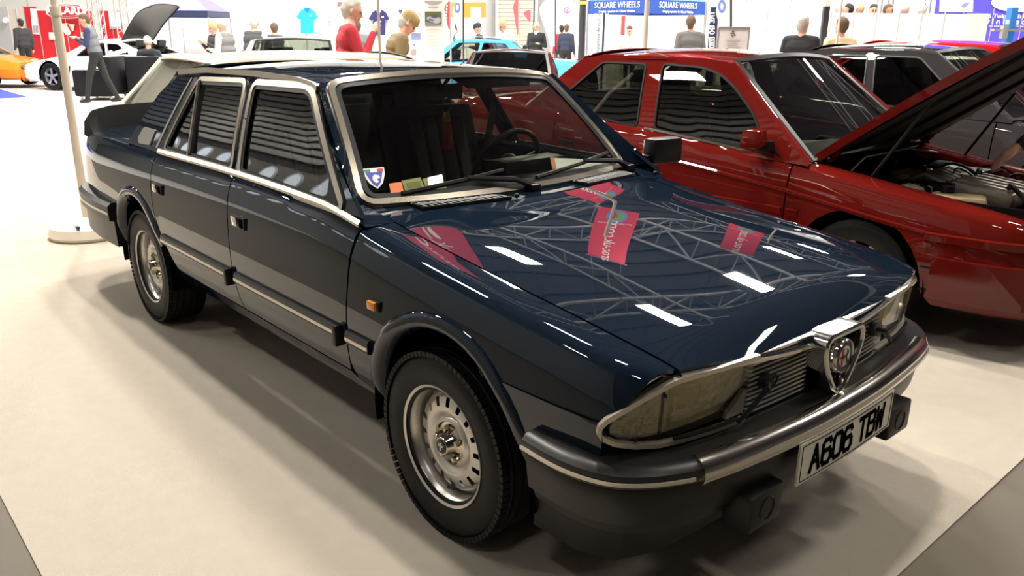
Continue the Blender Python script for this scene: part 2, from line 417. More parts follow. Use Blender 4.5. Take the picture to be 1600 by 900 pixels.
# roller-shutter slats on the wall the side windows mirror
wr=bpy.data.objects['wall_right']; s0=MB().box((0,0,0),(44,.10,.26),None,.03).build('shutter_slat',SHUT,wr); s0.location=(-21,-8.95,5.2)
for i in range(1,13):
    c=s0.copy(); COL.objects.link(c); c.parent=wr; c.location.z=5.2+i*.40
lw=MB().box((-21,-8.93,2.35),(44,.14,4.6)).build('lower_cladding',mat('cladding_grey',(.20,.20,.195),.7),wr)
for i in range(13):
    o=MB().lathe([(.34,.02),(.37,.04),(.40,.02),(.40,-.1)],(-10-i*1.45,-8.83,4.15),'y',24).build('porthole_rim',TRUSS,wr); MB().lathe([(0,.01),(.35,.01)],(-10-i*1.45,-8.83,4.15),'y',24).build('porthole_pane',mat('porthole_daylight',(.8,.9,1),.5,emit=(.75,.9,1),es=1.6),o)
# roof trusses
def truss(x0,y0,x1,y1,z=9.3,h=1.1,step=1.6,name='roof_truss'):
    L=math.hypot(x1-x0,y1-y0); n=int(L/step); mb=MB(); a=Vector((x0,y0,z)); d=(Vector((x1,y1,z))-a)/n
    mb.tube([a,a+d*n],.07,6); mb.tube([a+Vector((0,0,h)),a+d*n+Vector((0,0,h))],.07,6)
    for i in range(n):
        p=a+d*i; q=a+d*(i+1); U=Vector((0,0,h)); mb.tube([p,q+U] if i%2 else [p+U,q],.04,5); mb.tube([p,p+U],.03,5)
    return mb.build(name,TRUSS)
tr=[(-44,5.5,-7.5,5.5),(-44,12,-4.5,12),(-44,19,10,19),(-44,27,10,27),(-7.5,5.5,-7.5,44),(-14,3,-14,44),(-22,-15,-22,44)]
for i,t in enumerate(tr):
    o=struct(truss(*t)); o.name='trim_%d'%(i+1)
# lamp fixtures, the added fill lamps included (the lamps' light is set at the top)
GLOW=mat('lamp_glow',(1,1,1),.5,emit=(1,.96,.9),es=14); HOUS=mat('lamp_housing',(.2,.2,.2),.5)
lampn=0
for (x,y,sx,sy,wt) in LAMPS:
    t=thing('ceiling_lamp','rectangular high-bay ceiling lamp hanging from the hall roof','lamp',(x,y,LAMPZ),0,'high-bay lamps under the roof')
    mb=MB(); 
    for (cx,cy,dx,dy) in((0,sy/2+.03,sx+.12,.06),(0,-sy/2-.03,sx+.12,.06),(sx/2+.03,0,.06,sy),(-sx/2-.03,0,.06,sy)): mb.box((cx,cy,0),(dx,dy,.2))
    mb.box((0,0,.13),(sx+.12,sy+.12,.06)); mb.build('housing',HOUS,t)
    MB().box((0,0,.05),(sx,sy,.04)).build('diffuser',GLOW,t)
    for q in(-1,1): MB().tube([(q*sx*.4,0,.15),(q*sx*.4,0,1.98)],.012,5).build('hanger',HOUS,t)

# ------------------------------------------------------------------ the dark blue saloon in front
BLUE=paint('dark_blue_metallic',(.0050,.0105,.0195),.35,.5); HTRIM=mat('pale_trim',(.62,.56,.47),.3,.6)
car=thing('saloon_car','dark blue metallic four-door saloon with white number plate and chrome shield grille','car')
HB=Body(W=[(-3.76,.69),(-3.66,.755),(-3.5,.79),(-3.2,.812),(-2.6,.822),(-.3,.822),(.2,.815),(.5,.806),(.64,.793),(.70,.772),(.75,.735),(.80,.68)],
        zt=[(-3.76,.918),(-3.4,.935),(-2.9,.945),(-2.3,.955),(-1.4,.965),(-.7,.955),(-.44,.925),(-.2,.892),(.19,.844),(.5,.808),(.70,.778),(.80,.755)],
        yg=[(-3.76,.60),(-3.5,.645),(-3.0,.655),(-.4,.658),(.5,.652),(.75,.640),(.80,.62)])
HG=Green(.758,.955,.598,1.318,.03)
FA=(.046,.352,.352); RA=(-2.575,.345,.352)
def fa(a0,a1,n=16): return arc(*FA,a0,a1,n)
def ra(a0,a1,n=16): return arc(*RA,a0,a1,n)
SILL=.315
def hero_side(mi):
    HB.panel('front_fender',[(-.475,.44),(-.44,.70),(-.412,'v',7.5),(-.40,'v',9),(.745,'v',9),(.735,'v',8.2),(.722,.735),(.700,.688),(.676,.650),(.668,.632),(.664,.612),(.658,.590),(.655,.52),(.43,.50)]+fa(22,198,18)+[(-.30,SILL+.03),(-.40,SILL+.03),(-.46,SILL+.06)],BLUE,car,mi,.04)
    HB.panel('front_door',[(-1.355,.40),(-1.375,.60),(-1.385,'v',8),(-.425,'v',8),(-.448,.70),(-.483,.44),(-.50,.40)],BLUE,car,mi,.05)
    HB.panel('rear_door',[(-1.363,.40),(-1.383,.60),(-1.393,'v',8),(-2.27,'v',8),(-2.285,.78),(-2.27,.66),(-2.21,.56),(-2.14,.46),(-2.10,.40)],BLUE,car,mi,.05)
    HB.panel('rear_quarter',[(-2.278,'v',8),(-2.293,.78),(-2.278,.655),(-2.22,.555)]+ra(33,180,16)+[(-2.93,.36),(-3.70,.40),(-3.735,.6),(-3.745,'v',7),(-3.745,'v',9),(-2.70,'v',9),(-2.45,'v',8.4)],BLUE,car,mi,.05)
    HB.panel('sill',[(-2.215,SILL-.012),(-2.20,.392),(-.505,.392),(-.40,.345),(-.31,.345),(-.30,SILL-.012)],BLUE,car,mi,.06)
    # wheel-arch flares
    for (cx,cz,r),a0,a1 in ((FA,12,196),(RA,24,178)):
        mb=MB(); n=26; rows=[(-.012,-.03),(0.0,.004),(.012,.012),(.034,.011),(.046,.004),(.052,-.004)]; k=len(rows)
        v=[]
        for i in range(n+1):
            a=math.radians(lin(a0,a1,i/n)); e=min(1,min(i,n-i)/3+.35)
            for dr,dy in rows:
                x=cx+(r+dr)*math.cos(a); z=cz+(r+dr)*math.sin(a); b=HB.pt(x,z); v.append((x,b.y-dy*(e if dy>0 else 1),z))
        f=[(i*k+j,i*k+j+1,(i+1)*k+j+1,(i+1)*k+j) for i in range(n) for j in range(k-1)]
        if mi: v=my(v,True); f=[q[::-1] for q in f]
        obj('wheel_arch_flare',v,[q[::-1] for q in f],BLUE,car,True,60)
        sg=1 if mi else -1
        # inner arch liner
        MB().lathe([(r+.03,0),(r+.03,.30),(.05,.30)] if not mi else [(.05,0),(r+.03,0),(r+.03,.30)],(cx,sg*.80 if not mi else .50,cz),'y',24,None,-.2,PI+.2).build('wheel_arch_liner',DARK,car)
    # side mouldings with bright strip
    for x0,x1,cap in ((-2.19,-1.412,1),(-1.338,-.515,1),(-.452,-.312,0)):
        P=[HB.pt(lin(x0,x1,i/8),.545,0) for i in range(9)]; P=my([tuple(p) for p in P],mi); s=-1 if mi else 1
        mb=MB().sweep(P,[(0*s,-.022),(.012*s,-.022),(.016*s,-.012),(.016*s,.016),(.010*s,.024),(0,.024)]); o=mb.build('side_moulding',BLACK,car)
        MB().sweep([Vector(p)+Vector((0,0,-.004)) for p in P],[(.0155*s,-.006),(.0185*s,-.006),(.0185*s,.005),(.0155*s,.005)]).build('bright_strip',HTRIM,o)
        if cap:
            q=HB.pt(x1+.006,.535,.011); MB().box((q.x,-q.y if mi else q.y,q.z),(.026,.034,.075),None,.006).build('end_cap',BLACK,o)
    # door handles and lock
    for x in (-1.275,-2.19):
        q=HB.pt(x,.79,0); s=1 if mi else -1; y=abs(q.y)
        h=MB().box((q.x+.01,s*(y-.002),q.z),(.115,.022,.05),None,.006).build('door_handle',BLACK,car)
        MB().box((q.x-.012,s*(y+.010),q.z+.002),(.042,.012,.036),None,.004).build('pull',CHROME,h)
        MB().box((q.x+.042,s*(y+.0095),q.z),(.028,.004,.034)).build('recess',DARK,h)
        if x>-1.5: MB().lathe([(0,-.004),(.011,-.004),(.013,.004)],(q.x-.058,s*y,q.z+.005),'y',12).build('key_lock',CHROME,h)
    # amber side repeater
    q=HB.pt(-.275,.700,.0); y=abs(q.y); s=1 if mi else -1
    t=MB().box((q.x,s*(y+.002),q.z),(.058,.012,.034),None,.004).build('side_repeater',BLACK,car)
    MB().box((q.x-.004,s*(y+.010),q.z),(.044,.016,.028),None,.005).build('lens',mat('amber',(.75,.24,.01),.25,coat=.5),t)
    # cabin side: frame with openings
    fw=rounded([(-1.360,.972),(-1.478,1.300),(-1.005,1.308),(-.560,.955)],[.02,.03,.06,.02]); rw=rounded([(-1.452,.978),(-1.570,1.303),(-2.055,1.288),(-2.205,.972)],[.02,.03,.03,.03])
    frame=[(-.43,.945),(-.80,1.17),(-.96,1.318),(-1.10,1.338),(-1.5,1.345),(-2.0,1.340),(-2.33,1.318),(-2.50,1.21),(-2.70,1.00),(-2.76,.945)]
    panel('cabin_frame',frame,HG.S,BLUE,car,.05,(fw,rw),.02,mirror=mi)
    for nm,lp in(('front_window',fw),('rear_window',rw)):
        gl=panel(nm,lp,HG.So(-.008),GLASS,car,.08,(),0,mirror=mi)
        edge_strip('window_seal',lp,HG.S,.014,.004,BLACK,gl,mi,off=-.014)
    # steel window trims
    edge_strip('window_trim',fw,HG.S,.024,.008,STEEL,car,mi); edge_strip('window_trim',rw,HG.S,.020,.008,STEEL,car,mi)
    dv=MB().sweep(my([HG.So(.004)(-1.905,.978),HG.So(.004)(-2.045,1.29)],mi),[(-.006,-.016),(.008,-.016),(.008,.016),(-.006,.016)],(1,0,0)).build('window_divider',BLACK,car)
    MB().sweep(my([HG.So(.012)(-1.905,.978),HG.So(.012)(-2.045,1.29)],mi),[(-.003,-.006),(.003,-.006),(.003,.006),(-.003,.006)],(1,0,0)).build('bright_strip',STEEL,dv)
    # black strip and vent on the rear pillar
    panel('pillar_strip',[(-2.228,.965),(-2.085,1.303),(-2.125,1.303),(-2.272,.965)],HG.So(.004),BLACK,car,.06,(),.006,mirror=mi)
    vt=panel('pillar_vent',rounded([(-2.415,.968),(-2.385,1.045),(-2.55,1.045),(-2.60,.99),(-2.57,.962)],.012),HG.So(.006),mat('vent_grey',(.28,.27,.25),.45,.3),car,.06,(),.008,mirror=mi)
    panel('pillar_panel',[(-2.31,.965),(-2.15,1.30),(-2.165,1.30),(-2.335,.965)],HG.So(.003),mat('vent_grey'),car,.06,(),.004,mirror=mi)
    # belt trim, drip rail
    s=-1 if mi else 1
    P=my([tuple(Vector((x,-HB.yz(x,8)[0]-.002,HB.yz(x,8)[1]+.006))) for x in np.linspace(-2.27,-.43,24)],mi)
    MB().sweep(P,[(-.014*s,-.006),(.008*s,-.006),(.010*s,.004),(.0*s,.016),(-.014*s,.016)]).build('belt_trim',STEEL,car)
    P=my([HG.So(.006)(x,z) for x,z in ((-.955,1.315),(-1.0,1.326),(-1.12,1.338),(-1.5,1.346),(-2.0,1.341),(-2.22,1.328),(-2.33,1.317))],mi)
    MB().sweep(P,[(-.006*s,-.012),(.012*s,-.010),(.015*s,0),(.008*s,.010),(-.006*s,.012)]).build('drip_rail',STEEL,car)
both(hero_side)
# bonnet
zc=lambda x: .8925-.105*x-.03*x*x+.35*max(0,-.2-x)**2-3.0*max(0,x-.66)**2
ze=lambda x: HB.zt(x)
def hoodz(x,y):
    a=min(1,abs(y)/.655); t=a**3.2; return zc(x)*(1-t)+ze(x)*t
def hood_edge(y): a=abs(y)/.65; return -.365-.085*a*a, .806-.052*a*a
def hood(u,v):
    y=lin(-.648,.648,v); a=abs(y)/.648; x0,x1=hood_edge(y); uu=u; x=lin(x0,x1,uu); yy=y*HB.yg(x)/.655
    return (x,yy,hoodz(x,yy))
patch('bonnet',hood,60,48,BLUE,car,.014)
# bright strip along the bonnet's front edge
P=[Vector(hood(1,i/40))+Vector((.004,0,-.012)) for i in range(41)]
MB().sweep(P,[(-.006,-.007),(.005,-.007),(.006,.002),(-.004,.005)]).build('bonnet_edge_trim',CHROME,car)
# windscreen surround points
WB0=Vector((-.571,-.676,.955)); WB1=Vector((-.49,0,.945)); WT0=Vector((-.963,-.556,1.330)); WT1=Vector((-.905,0,1.362))
def quadc(a,m,b,t): # curve through a, m (mid), b
    c=m*2-(a+b)*.5; return a*(1-t)**2+c*2*t*(1-t)+b*t*t
def fl(p): return Vector((p.x,-p.y,p.z))
def ws(u,v,off=0,bow=.02):
    b=quadc(WB0,WB1,fl(WB0),v); t=quadc(WT0,WT1,fl(WT0),v); p=b.lerp(t,u); n=Vector((.68,0,.73)); return p+n*(off+bow*4*u*(1-u)*.5)
def wloop(m,r): return [(a/1.30,b/.56) for a,b in dense(rounded([(m,m),(1.30-m,m),(1.30-m,.56-m),(m,.56-m)],r,5),.05)]
panel('windscreen',[(a,b) for a,b in wloop(.012,.05)],lambda a,b: tuple(ws(b,a,0)),GLASS,car,.06,(),0,(1,0,.5))
MB().sweep([ws(b,a,.006) for a,b in wloop(0,.06)],[(-.020,-.006),(-.012,.006),(.012,.006),(.020,-.006)],(.68,0,.73),True).build('windscreen_trim',STEEL,car)
MB().sweep([ws(b,a,.003) for a,b in wloop(.024,.05)],[(-.010,-.004),(-.010,.004),(.010,.004),(.010,-.004)],(.68,0,.73),True).build('windscreen_seal',BLACK,car)
# cowl between bonnet and windscreen
def cowl(u,v):
    y=lin(-.70,.70,v); b=quadc(WB0*1.0,WB1,fl(WB0),min(1,max(0,(y/.676+1)/2))); x0,_=hood_edge(max(-.648,min(.648,y)))
    f=Vector((x0-.005,y,hoodz(x0,max(-.655,min(.655,y)))-.001)); q=Vector((b.x-.03,y,b.z-.012)); return tuple(f.lerp(q,u))
patch('cowl',cowl,4,28,BLUE,car,.01)
def fend_in(mi):   # filler from cowl to fender at the pillar foot
    s=1 if mi else -1
    v=[(-.40,s*.655,.921),(-.40,s*.764,.918),(-.475,s*.764,.937),(-.60,s*.758,.962),(-.60,s*.672,.962),(-.45,s*.655,.928)]
    f=[(0,1,2,3,4,5)]; obj('pillar_foot',v,f if s<0 else [f[0][::-1]],BLUE,car)
    # front roof pillar
    n=10; vv=[]
    for i in range(n+1):
        t=i/n; a=ws(t,0,-.002); x=lin(-.43,-.95,t); z=lin(.955,1.325,t); b=Vector(HG.S(x-.02,z)); m=(a+b)*.5+Vector((.012,-.02,.012)); vv+=[a,m,b]
    vv=[tuple(p) for p in vv]; f=[(i*3+j,(i+1)*3+j,(i+1)*3+j+1,i*3+j+1) for i in range(n) for j in range(2)]
    if mi: vv=my(vv,True)
    else: f=[q[::-1] for q in f]
    obj('front_pillar',vv,f,BLUE,car)
both(fend_in)
# roof
RT0=Vector((-2.36,-.575,1.312)); RT1=Vector((-2.42,0,1.338)); RB0=Vector((-2.74,-.640,.985)); RB1=Vector((-2.86,0,.975))
def roof(u,v):
    f=quadc(WT0,WT1,fl(WT0),v); b=quadc(RT0,RT1,fl(RT0),v); x=lin(f.x,b.x,u); a=abs(2*v-1)
    rise=pw([(0,0),(.12,.022),(.45,.040),(.8,.024),(1,0)])(u)
    y=lin(f.y,b.y,u)*(1+.055*math.sin(PI*u)*a**6); z=lin(f.z,b.z,u)+rise*(1-.30*a**4)
    if a>.93: z-=.012*(a-.93)/.07
    return (x,y,z)
patch('roof',roof,24,28,BLUE,car)
def rg(u,v,off=0): 
    b=quadc(RB0,RB1,fl(RB0),v); t=quadc(RT0,RT1,fl(RT0),v); return b.lerp(t,u)+Vector((-.6,0,.8))*off
patch('rear_screen',lambda u,v: rg(lin(.03,.97,u),lin(.04,.96,v)),6,12,GLASS,car)
ring=[rg(0,i/16,.004) for i in range(17)]+[rg(1,1-i/16,.004) for i in range(17)]
MB().sweep(ring,[(-.03,-.004),(-.03,.004),(.03,.004),(.03,-.004)],(-.6,0,.8),True).build('rear_screen_surround',BLUE,car)
def cp(mi):
    n=8; vv=[]
    for i in range(n+1):
        t=i/n; a=rg(t,0); b=Vector(HG.S(lin(-2.74,-2.33,t),lin(.955,1.315,t))); m=(a+b)*.5+Vector((-.02,-.02,.0)); vv+=[a,m,b]
    vv=[tuple(p) for p in vv]; f=[(i*3+j,i*3+j+1,(i+1)*3+j+1,(i+1)*3+j) for i in range(n) for j in range(2)]
    if mi: vv=my(vv,True)
    else: f=[q[::-1] for q in f]
    obj('rear_pillar',vv,f,BLUE,car)
both(cp)
# boot lid, tail, spoiler
def boot(u,v):
    y=lin(-1,1,v); x=lin(-2.70-.14*(1-y*y),-3.72+.03*y*y,u); yy=y*HB.yg(x); a=abs(y); z=lin(.985,.945,u)-(.02+.0*u)*a**3
    return (x,yy,z)
patch('boot_lid',boot,20,20,BLUE,car,.012)
sp=[(-3.50,-.73,.93),(-3.60,-.72,.99),(-3.66,-.66,1.045),(-3.70,-.55,1.062),(-3.72,-.3,1.068),(-3.725,0,1.07)]; sp=sp+[(a,-b,c) for a,b,c in sp[::-1][1:]]
v=[]
for x,y,z in sp: v+=[(x,y,z),(x-.03,y*1.02,z-.01),(x-.04,y*1.03,.90),(x+.09,y*.985,.925),(x+.012,y*.99,z-.012)]
f=[]
for i in range(len(sp)-1):
    for j in range(5): f.append((i*5+j,(i+1)*5+j,(i+1)*5+(j+1)%5,i*5+(j+1)%5))
obj('boot_spoiler',v,f+[(0,1,2,3,4),tuple(range(len(v)-5,len(v)))[::-1]],MATTE,car,True,40)
mb=MB()
def tail(u,v):
    y=lin(-1,1,v); return (-3.745-.03*(1-y**4),y*lin(.64,.69,u if u<.5 else .5),lin(.93,.40,u))
patch('tail_panel',tail,8,16,BLUE,car)
for s in(-1,1): MB().box((-3.77,s*.50,.76),(.03,.30,.15),None,.01).build('tail_lamp',mat('red_lens',(.4,.01,.01),.2,coat=1),car)
# rear bumper
def bpath(mi=0): 
    P=[(-2.93,-.828),(-3.2,-.835),(-3.5,-.815),(-3.66,-.775),(-3.76,-.69),(-3.80,-.5),(-3.82,-.2)]; return [(x,y,0) for x,y in P]+[(x,-y,0) for x,y in P[::-1]]
rp=[(p.x,p.y,.555) for p in smooth_path(bpath(),3)][::-1]
rb=MB().sweep(rp,[(-.05,-.20),(.0,-.20),(.004,-.055),(.028,-.05),(.03,.03),(.010,.048),(-.06,.052)]).build('rear_bumper',BLACK,car)
MB().sweep([(x,y,.545) for x,y,_ in rp],[(.028,-.007),(.034,-.006),(.034,.006),(.028,.007)]).build('bright_strip',HTRIM,rb)
# nose: grille, shield, lamps
def nose_x(y): a=abs(y)/.65; return .800-.050*a*a
gr=MB().grid(lambda u,v:(nose_x(lin(-.37,.37,v))-.045,lin(-.37,.37,v),lin(.555,.735,u)),2,10).build('grille_back',DARK,car)
slat0=None
for i in range(12):
    z=.574+i*.0134
    P=[(nose_x(y)-.012,y,z) for y in np.linspace(-.362,.362,13)]
    MB().sweep(P,[(-.012,-.0030),(.004,-.0030),(.006,.0),(.004,.0030),(-.012,.0030)]).build('slat',mat('slat_silver',(.80,.78,.74),.3,.9),gr)
P=[(nose_x(y)-.004,y,.560) for y in np.linspace(-.372,.372,13)]
MB().sweep(P,[(-.012,-.004),(.006,-.004),(.006,.004),(-.012,.004)]).build('grille_lower_trim',CHROME,car)
P=[(nose_x(y)-.002,y,.738) for y in np.linspace(-.372,.372,13)]
MB().sweep(P,[(-.012,-.004),(.006,-.004),(.006,.004),(-.012,.004)]).build('grille_upper_trim',CHROME,car)
# shield
sh=[(-.085,.735),(.085,.735),(.100,.722),(.103,.69),(.085,.645),(.05,.595),(.018,.558),(0,.548),(-.018,.558),(-.05,.595),(-.085,.645),(-.103,.69),(-.100,.722)]
sh=rounded(sh,.012,2); SY=0.0
shm=MB().sweep([(.822,y+SY,z) for y,z in sh],[(-.010,-.055),(-.010,.024),(-.004,.030),(.004,.030),(.010,.024),(.012,-.055)],(1,0,0),True).build('grille_shield',CHROME,car)
for i in range(6):
    z=.585+i*.026; hw=.09*min(1,(z-.545)/.12)
    MB().box((.812,0,z),(.018,2*hw,.004)).build('shield_bar',CHROME if i%2 else BLACK,shm)
MB().box((.795,0,.65),(.004,.19,.17)).build('shield_back',DARK,shm)
bd=MB().lathe([(.0,.012),(.044,.012),(.048,.017),(.053,.010),(.055,-.02)],(.836,0,.664),'x',28).build('emblem',CHROME,shm)
MB().lathe([(0,.0135),(.0445,.0135)],(.836,0,.664),'x',24).build('emblem_ring',mat('emblem_black',(.01,.01,.012),.3),bd)
mb=MB(); mb.lathe([(0,.0145),(.031,.0145)],(.836,0,.664),'x',24); mb.build('emblem_disc',mat('emblem_white',(.75,.73,.66),.35),bd)
mb=MB().box((.8512,-.012,.664),(.002,.009,.052)).box((.8512,-.012,.664),(.002,.030,.010)); mb.build('emblem_cross',mat('emblem_red',(.45,.02,.02),.35),bd)
mb=MB().tube([(.8515,.012+.004*math.sin(i*1.1),.642+i*.0045) for i in range(10)],.0028,5); mb.build('emblem_serpent',mat('emblem_green',(.02,.16,.05),.4),bd)
# lamps
REFL=mat('lamp_reflector',(.55,.50,.36),.32,.65,bump=(40,.5)); INDR=mat('indicator_reflector',(.50,.48,.44),.3,.75,bump=(60,.5)); BEZ=mat('lamp_bezel',(.03,.03,.028),.4)
def lampx(y,z): # front face of the lamp unit, right side y<0
    a=abs(y); return pw([(.36,.792),(.5,.779),(.64,.752),(.70,.728),(.76,.695),(.80,.665)])(a)-.30*max(0,.735-z)*.35
def lamps(mi):
    LS=lambda off: (lambda a,b:(lampx(a,b)+off,-a,b))
    hl=[(.365,.733),(.372,.655),(.437,.597),(.632,.584),(.640,.727)]
    il=[(.652,.724),(.645,.584),(.70,.583),(.752,.597),(.774,.615),(.778,.630),(.765,.652),(.715,.694)]
    ol=rounded([(.355,.742),(.355,.572),(.60,.568),(.70,.570),(.755,.588),(.775,.612),(.776,.632),(.765,.655),(.71,.704),(.650,.742)],.012,3)
    bz=panel('lamp_bezel',dense(ol,.04),LS(-.027),BEZ,car,.05,(),.010,(1,-.3,0),mi)
    L=panel('headlamp',rounded(hl,.012),LS(-.026),REFL,car,.04,(),.0,(1,-.3,0),mi); panel('lens',rounded(hl,.012),LS(.0),LENS,L,.04,(),.02,(1,-.3,0),mi)
    # moulded flutes on the lens
    for k in range(9):
        a=.56+k*.0085; P=my([LS(.003)(a,z) for z in (.66,.685,.715)],mi); MB().tube(P,.0018,4).build('flute',LENS,L)
    I=panel('indicator',rounded(il,.010),LS(-.024),INDR,car,.04,(),.0,(1,-.5,0),mi); panel('lens',rounded(il,.010),LS(.0),LENS,I,.04,(),.004,(1,-.5,0),mi)
    for k in range(9):
        a=.66+k*.0125; zt_=.715-(k*.0125)*.72; P=my([LS(.0025)(a,z) for z in np.linspace(.60+max(0,k-6)*.006,zt_-.012,4)],mi); MB().tube(P,.0015,4).build('flute',LENS,I)
    for a,b in((.665,.705),(.72,.594)): MB().ball(my([LS(.004)(a,b)],mi)[0],.005,8,5).build('screw',BLACK,I)
    # pale surround sweeping round the outer end
    P=my([LS(.004)(a,b) for a,b in [(.36,.742),(.5,.744),(.640,.741),(.66,.735),(.72,.704),(.765,.672),(.787,.652),(.797,.636),(.798,.620),(.790,.605),(.765,.589),(.72,.577),(.66,.571),(.6,.569),(.5,.566),(.37,.562)]],mi)
    up=Vector((.75,.66 if mi else -.66,0)); MB().sweep(P,[(-.006,-.012),(-.006,.006),(.006,.006),(.006,-.012)],up).build('lamp_surround',HTRIM,car)
    # grey filler at the lower inner corner
    panel('lamp_filler',[(.36,.64),(.362,.575),(.43,.573),(.43,.59),(.372,.645)],LS(-.008),mat('filler_grey',(.22,.21,.19),.4),car,.05,(),.01,(1,-.3,0),mi)
    # headlamp wiper
    q=lambda a,b,o=.02: my([LS(o)(a,b)],mi)[0]
    wpr=MB().tube([q(.30,.655,.012),q(.33,.648,.03),q(.40,.600,.03),q(.43,.580,.028)],[.011,.009,.006,.006],7).build('headlamp_wiper',BLACK,car)
    MB().tube([q(.425,.588,.022),q(.5,.586,.02),q(.60,.587,.018),q(.635,.588,.016)],.0055,6).build('blade',RUBBER,wpr)
    MB().lathe([(0,.03),(.022,.026),(.026,0)],q(.30,.655,-.01),'x',14).build('pivot',BLACK,wpr)
    MB().tube([q(.31,.66,.022),q(.285,.675,.022),q(.27,.668,.022),q(.28,.645,.022),q(.31,.635,.022)],.0025,5).build('hose',BLACK,wpr)
both(lamps)
# front bumper
FB=[(.445,-.818),(.55,-.822),(.63,-.812),(.70,-.783),(.75,-.730),(.785,-.665),(.803,-.615),(.825,-.50),(.846,-.30),(.857,-.12)]
fbp=[tuple(p) for p in smooth_path([(x,y,.50) for x,y in FB]+[(x,-y,.50) for x,y in FB[::-1]],4)]
FBK=mat('bumper_dark',(.016,.015,.014),.36,spec=.35); FLO=mat('bumper_low',(.016,.015,.014),.45,spec=.3)
n=len(fbp)
fb=MB().sweep(fbp,[(-.05,-.115),(.004,-.112),(.012,-.06),(.016,-.012),(.014,-.008),(.026,-.002),(.033,.012),(.030,.034),(.018,.046),(.0,.050),(-.12,.062)]).build('front_bumper',FBK,car)
cen=[p for p in fbp if abs(p[1])<.63]
MB().sweep(cen,[(.012,-.014),(.030,-.012),(.042,.002),(.045,.018),(.040,.036),(.024,.052),(.004,.058),(-.006,.056)],(0,0,1)).build('chrome_bar',mat('bumper_chrome',(.60,.56,.50),.16,1),fb)
for s in(0,1):
    side=[p for p in fbp if (p[1]<-.63 if not s else p[1]>.63)]
    MB().sweep(side,[(.024,.010),(.037,.010),(.037,.019),(.024,.019)]).build('bright_strip',HTRIM,fb)
MB().sweep([(x-.0,y,.40) for x,y,_ in fbp],[(-.10,-.055),(-.02,-.05),(-.002,.0),(-.005,.012),(-.10,.0)]).build('lower_lip',FLO,fb)
# under-nose apron
ap=[(.44,-.79),(.60,-.785),(.70,-.735),(.745,-.62),(.76,-.4),(.765,0)]; ap=ap+[(x,-y) for x,y in ap[::-1][1:]]
v=[]; 
for x,y in ap: v+=[(x,y,.40),(x-.01,y*.99,.33),(x-.05,y*.95,.215)]
obj('apron',v,[(i*3+j,(i+1)*3+j,(i+1)*3+j+1,i*3+j+1) for i in range(len(ap)-1) for j in range(2)],BLACK,car)
# number plate
PL=mat('plate_white',(.74,.70,.60),.35); 
def plx(y): return .895-.10*y*y
def plate(name,w,h,t,off,m,par):
    P=[(plx(y)+off,y,.436) for y in np.linspace(-w/2,w/2,9)]
    return MB().sweep(P,[(0,-h/2),(t,-h/2),(t,h/2),(0,h/2)]).build(name,m,par)
pl=plate('number_plate',.54,.122,.006,0,PL,car)
for zz in(-1,1):
    P=[(plx(y)+.0062,y,.436+zz*.053) for y in np.linspace(-.258,.258,9)]; MB().sweep(P,[(0,-.001),(.0008,-.001),(.0008,.001),(0,.001)]).build('plate_border',DARK,pl)
for yy in(-1,1): MB().box((plx(.258)+.0066,yy*.258,.436),(.0012,.002,.106)).build('plate_border',DARK,pl)
# number-plate characters drawn as strokes
GL={'A':[[(0,0),(.5,1),(1,0)],[(.2,.36),(.8,.36)]],'6':[[(.95,.86),(.8,1),(.2,1),(0,.85),(0,.15),(.2,0),(.8,0),(1,.15),(1,.42),(.8,.56),(.2,.56),(0,.42)]],
    '0':[[(.2,0),(0,.15),(0,.85),(.2,1),(.8,1),(1,.85),(1,.15),(.8,0),(.2,0)]],'T':[[(0,1),(1,1)],[(.5,1),(.5,0)]],
    'B':[[(0,0),(0,1),(.75,1),(.95,.88),(.95,.64),(.75,.54),(0,.54)],[(.75,.54),(1,.42),(1,.13),(.8,0),(0,0)]],'W':[[(0,1),(.15,0),(.5,.75),(.85,0),(1,1)]]}
def strokes(name,s,place,w,h,gap,sw,m,par,t=.0015,spaces=.5):
    """place(a,b,h)->3D; letters become parts of par"""
    x=0
    for ch in s:
        if ch==' ': x+=w*spaces+gap; continue
        mb=MB()
        for st in GL[ch]:
            for k in range(len(st)-1):
                a=Vector((x+st[k][0]*w,st[k][1]*h)); b=Vector((x+st[k+1][0]*w,st[k+1][1]*h)); d=(b-a).normalized(); n_=Vector((-d.y,d.x))*sw/2; e=d*sw*.42
                mb.prism([tuple(a-e-n_),tuple(b+e-n_),tuple(b+e+n_),tuple(a-e+n_)],place,t+.00007*k)
        mb.build(name,m,par,False); x+=w+gap
    return x
tw=7*.046-.0+7*.013+.046*.35
strokes('plate_character','A606 TBW',lambda a,b,h:(plx(a-.213)+.0062+h,a-.213,.436-.036+b),.042,.072,.0155,.0135,DARK,pl,.0012,.36)
# driving-lamp covers hung under the bumper
for s in(-1,1):
    d=MB().box((.838,s*.385,.352),(.085,.155,.105),None,.012).build('spot_lamp_cover',BLACK,car)
    MB().lathe([(.030,.0425),(.033,.045),(.036,.0425)],(.838,s*.385,.352),'x',24).build('emblem_ring',BLACK,d)
    MB().box((.80,s*.36,.42),(.03,.03,.06)).build('bracket',BLACK,d)
# mirrors
def mirror(mi):
    s=1 if mi else -1
    if not mi: return
    o=MB().box((-.505,s*.865,1.015),(.075,.175,.115),Matrix.Rotation(-.15*s,3,'Z'),.02).build('door_mirror',BLACK,car)
    MB().box((-.535,s*.79,.975),(.06,.07,.05),None,.012).build('mirror_foot',BLACK,o); MB().box((-.548,s*.868,1.015),(.004,.150,.09),Matrix.Rotation(-.15*s,3,'Z')).build('mirror_glass',CHROME,o)
both(mirror)
both(lambda mi: panel('window_corner',[(-.56,.955),(-.66,.955),(-.69,1.055)],HG.So(.002),BLACK,car,.06,(),.004,mirror=mi))
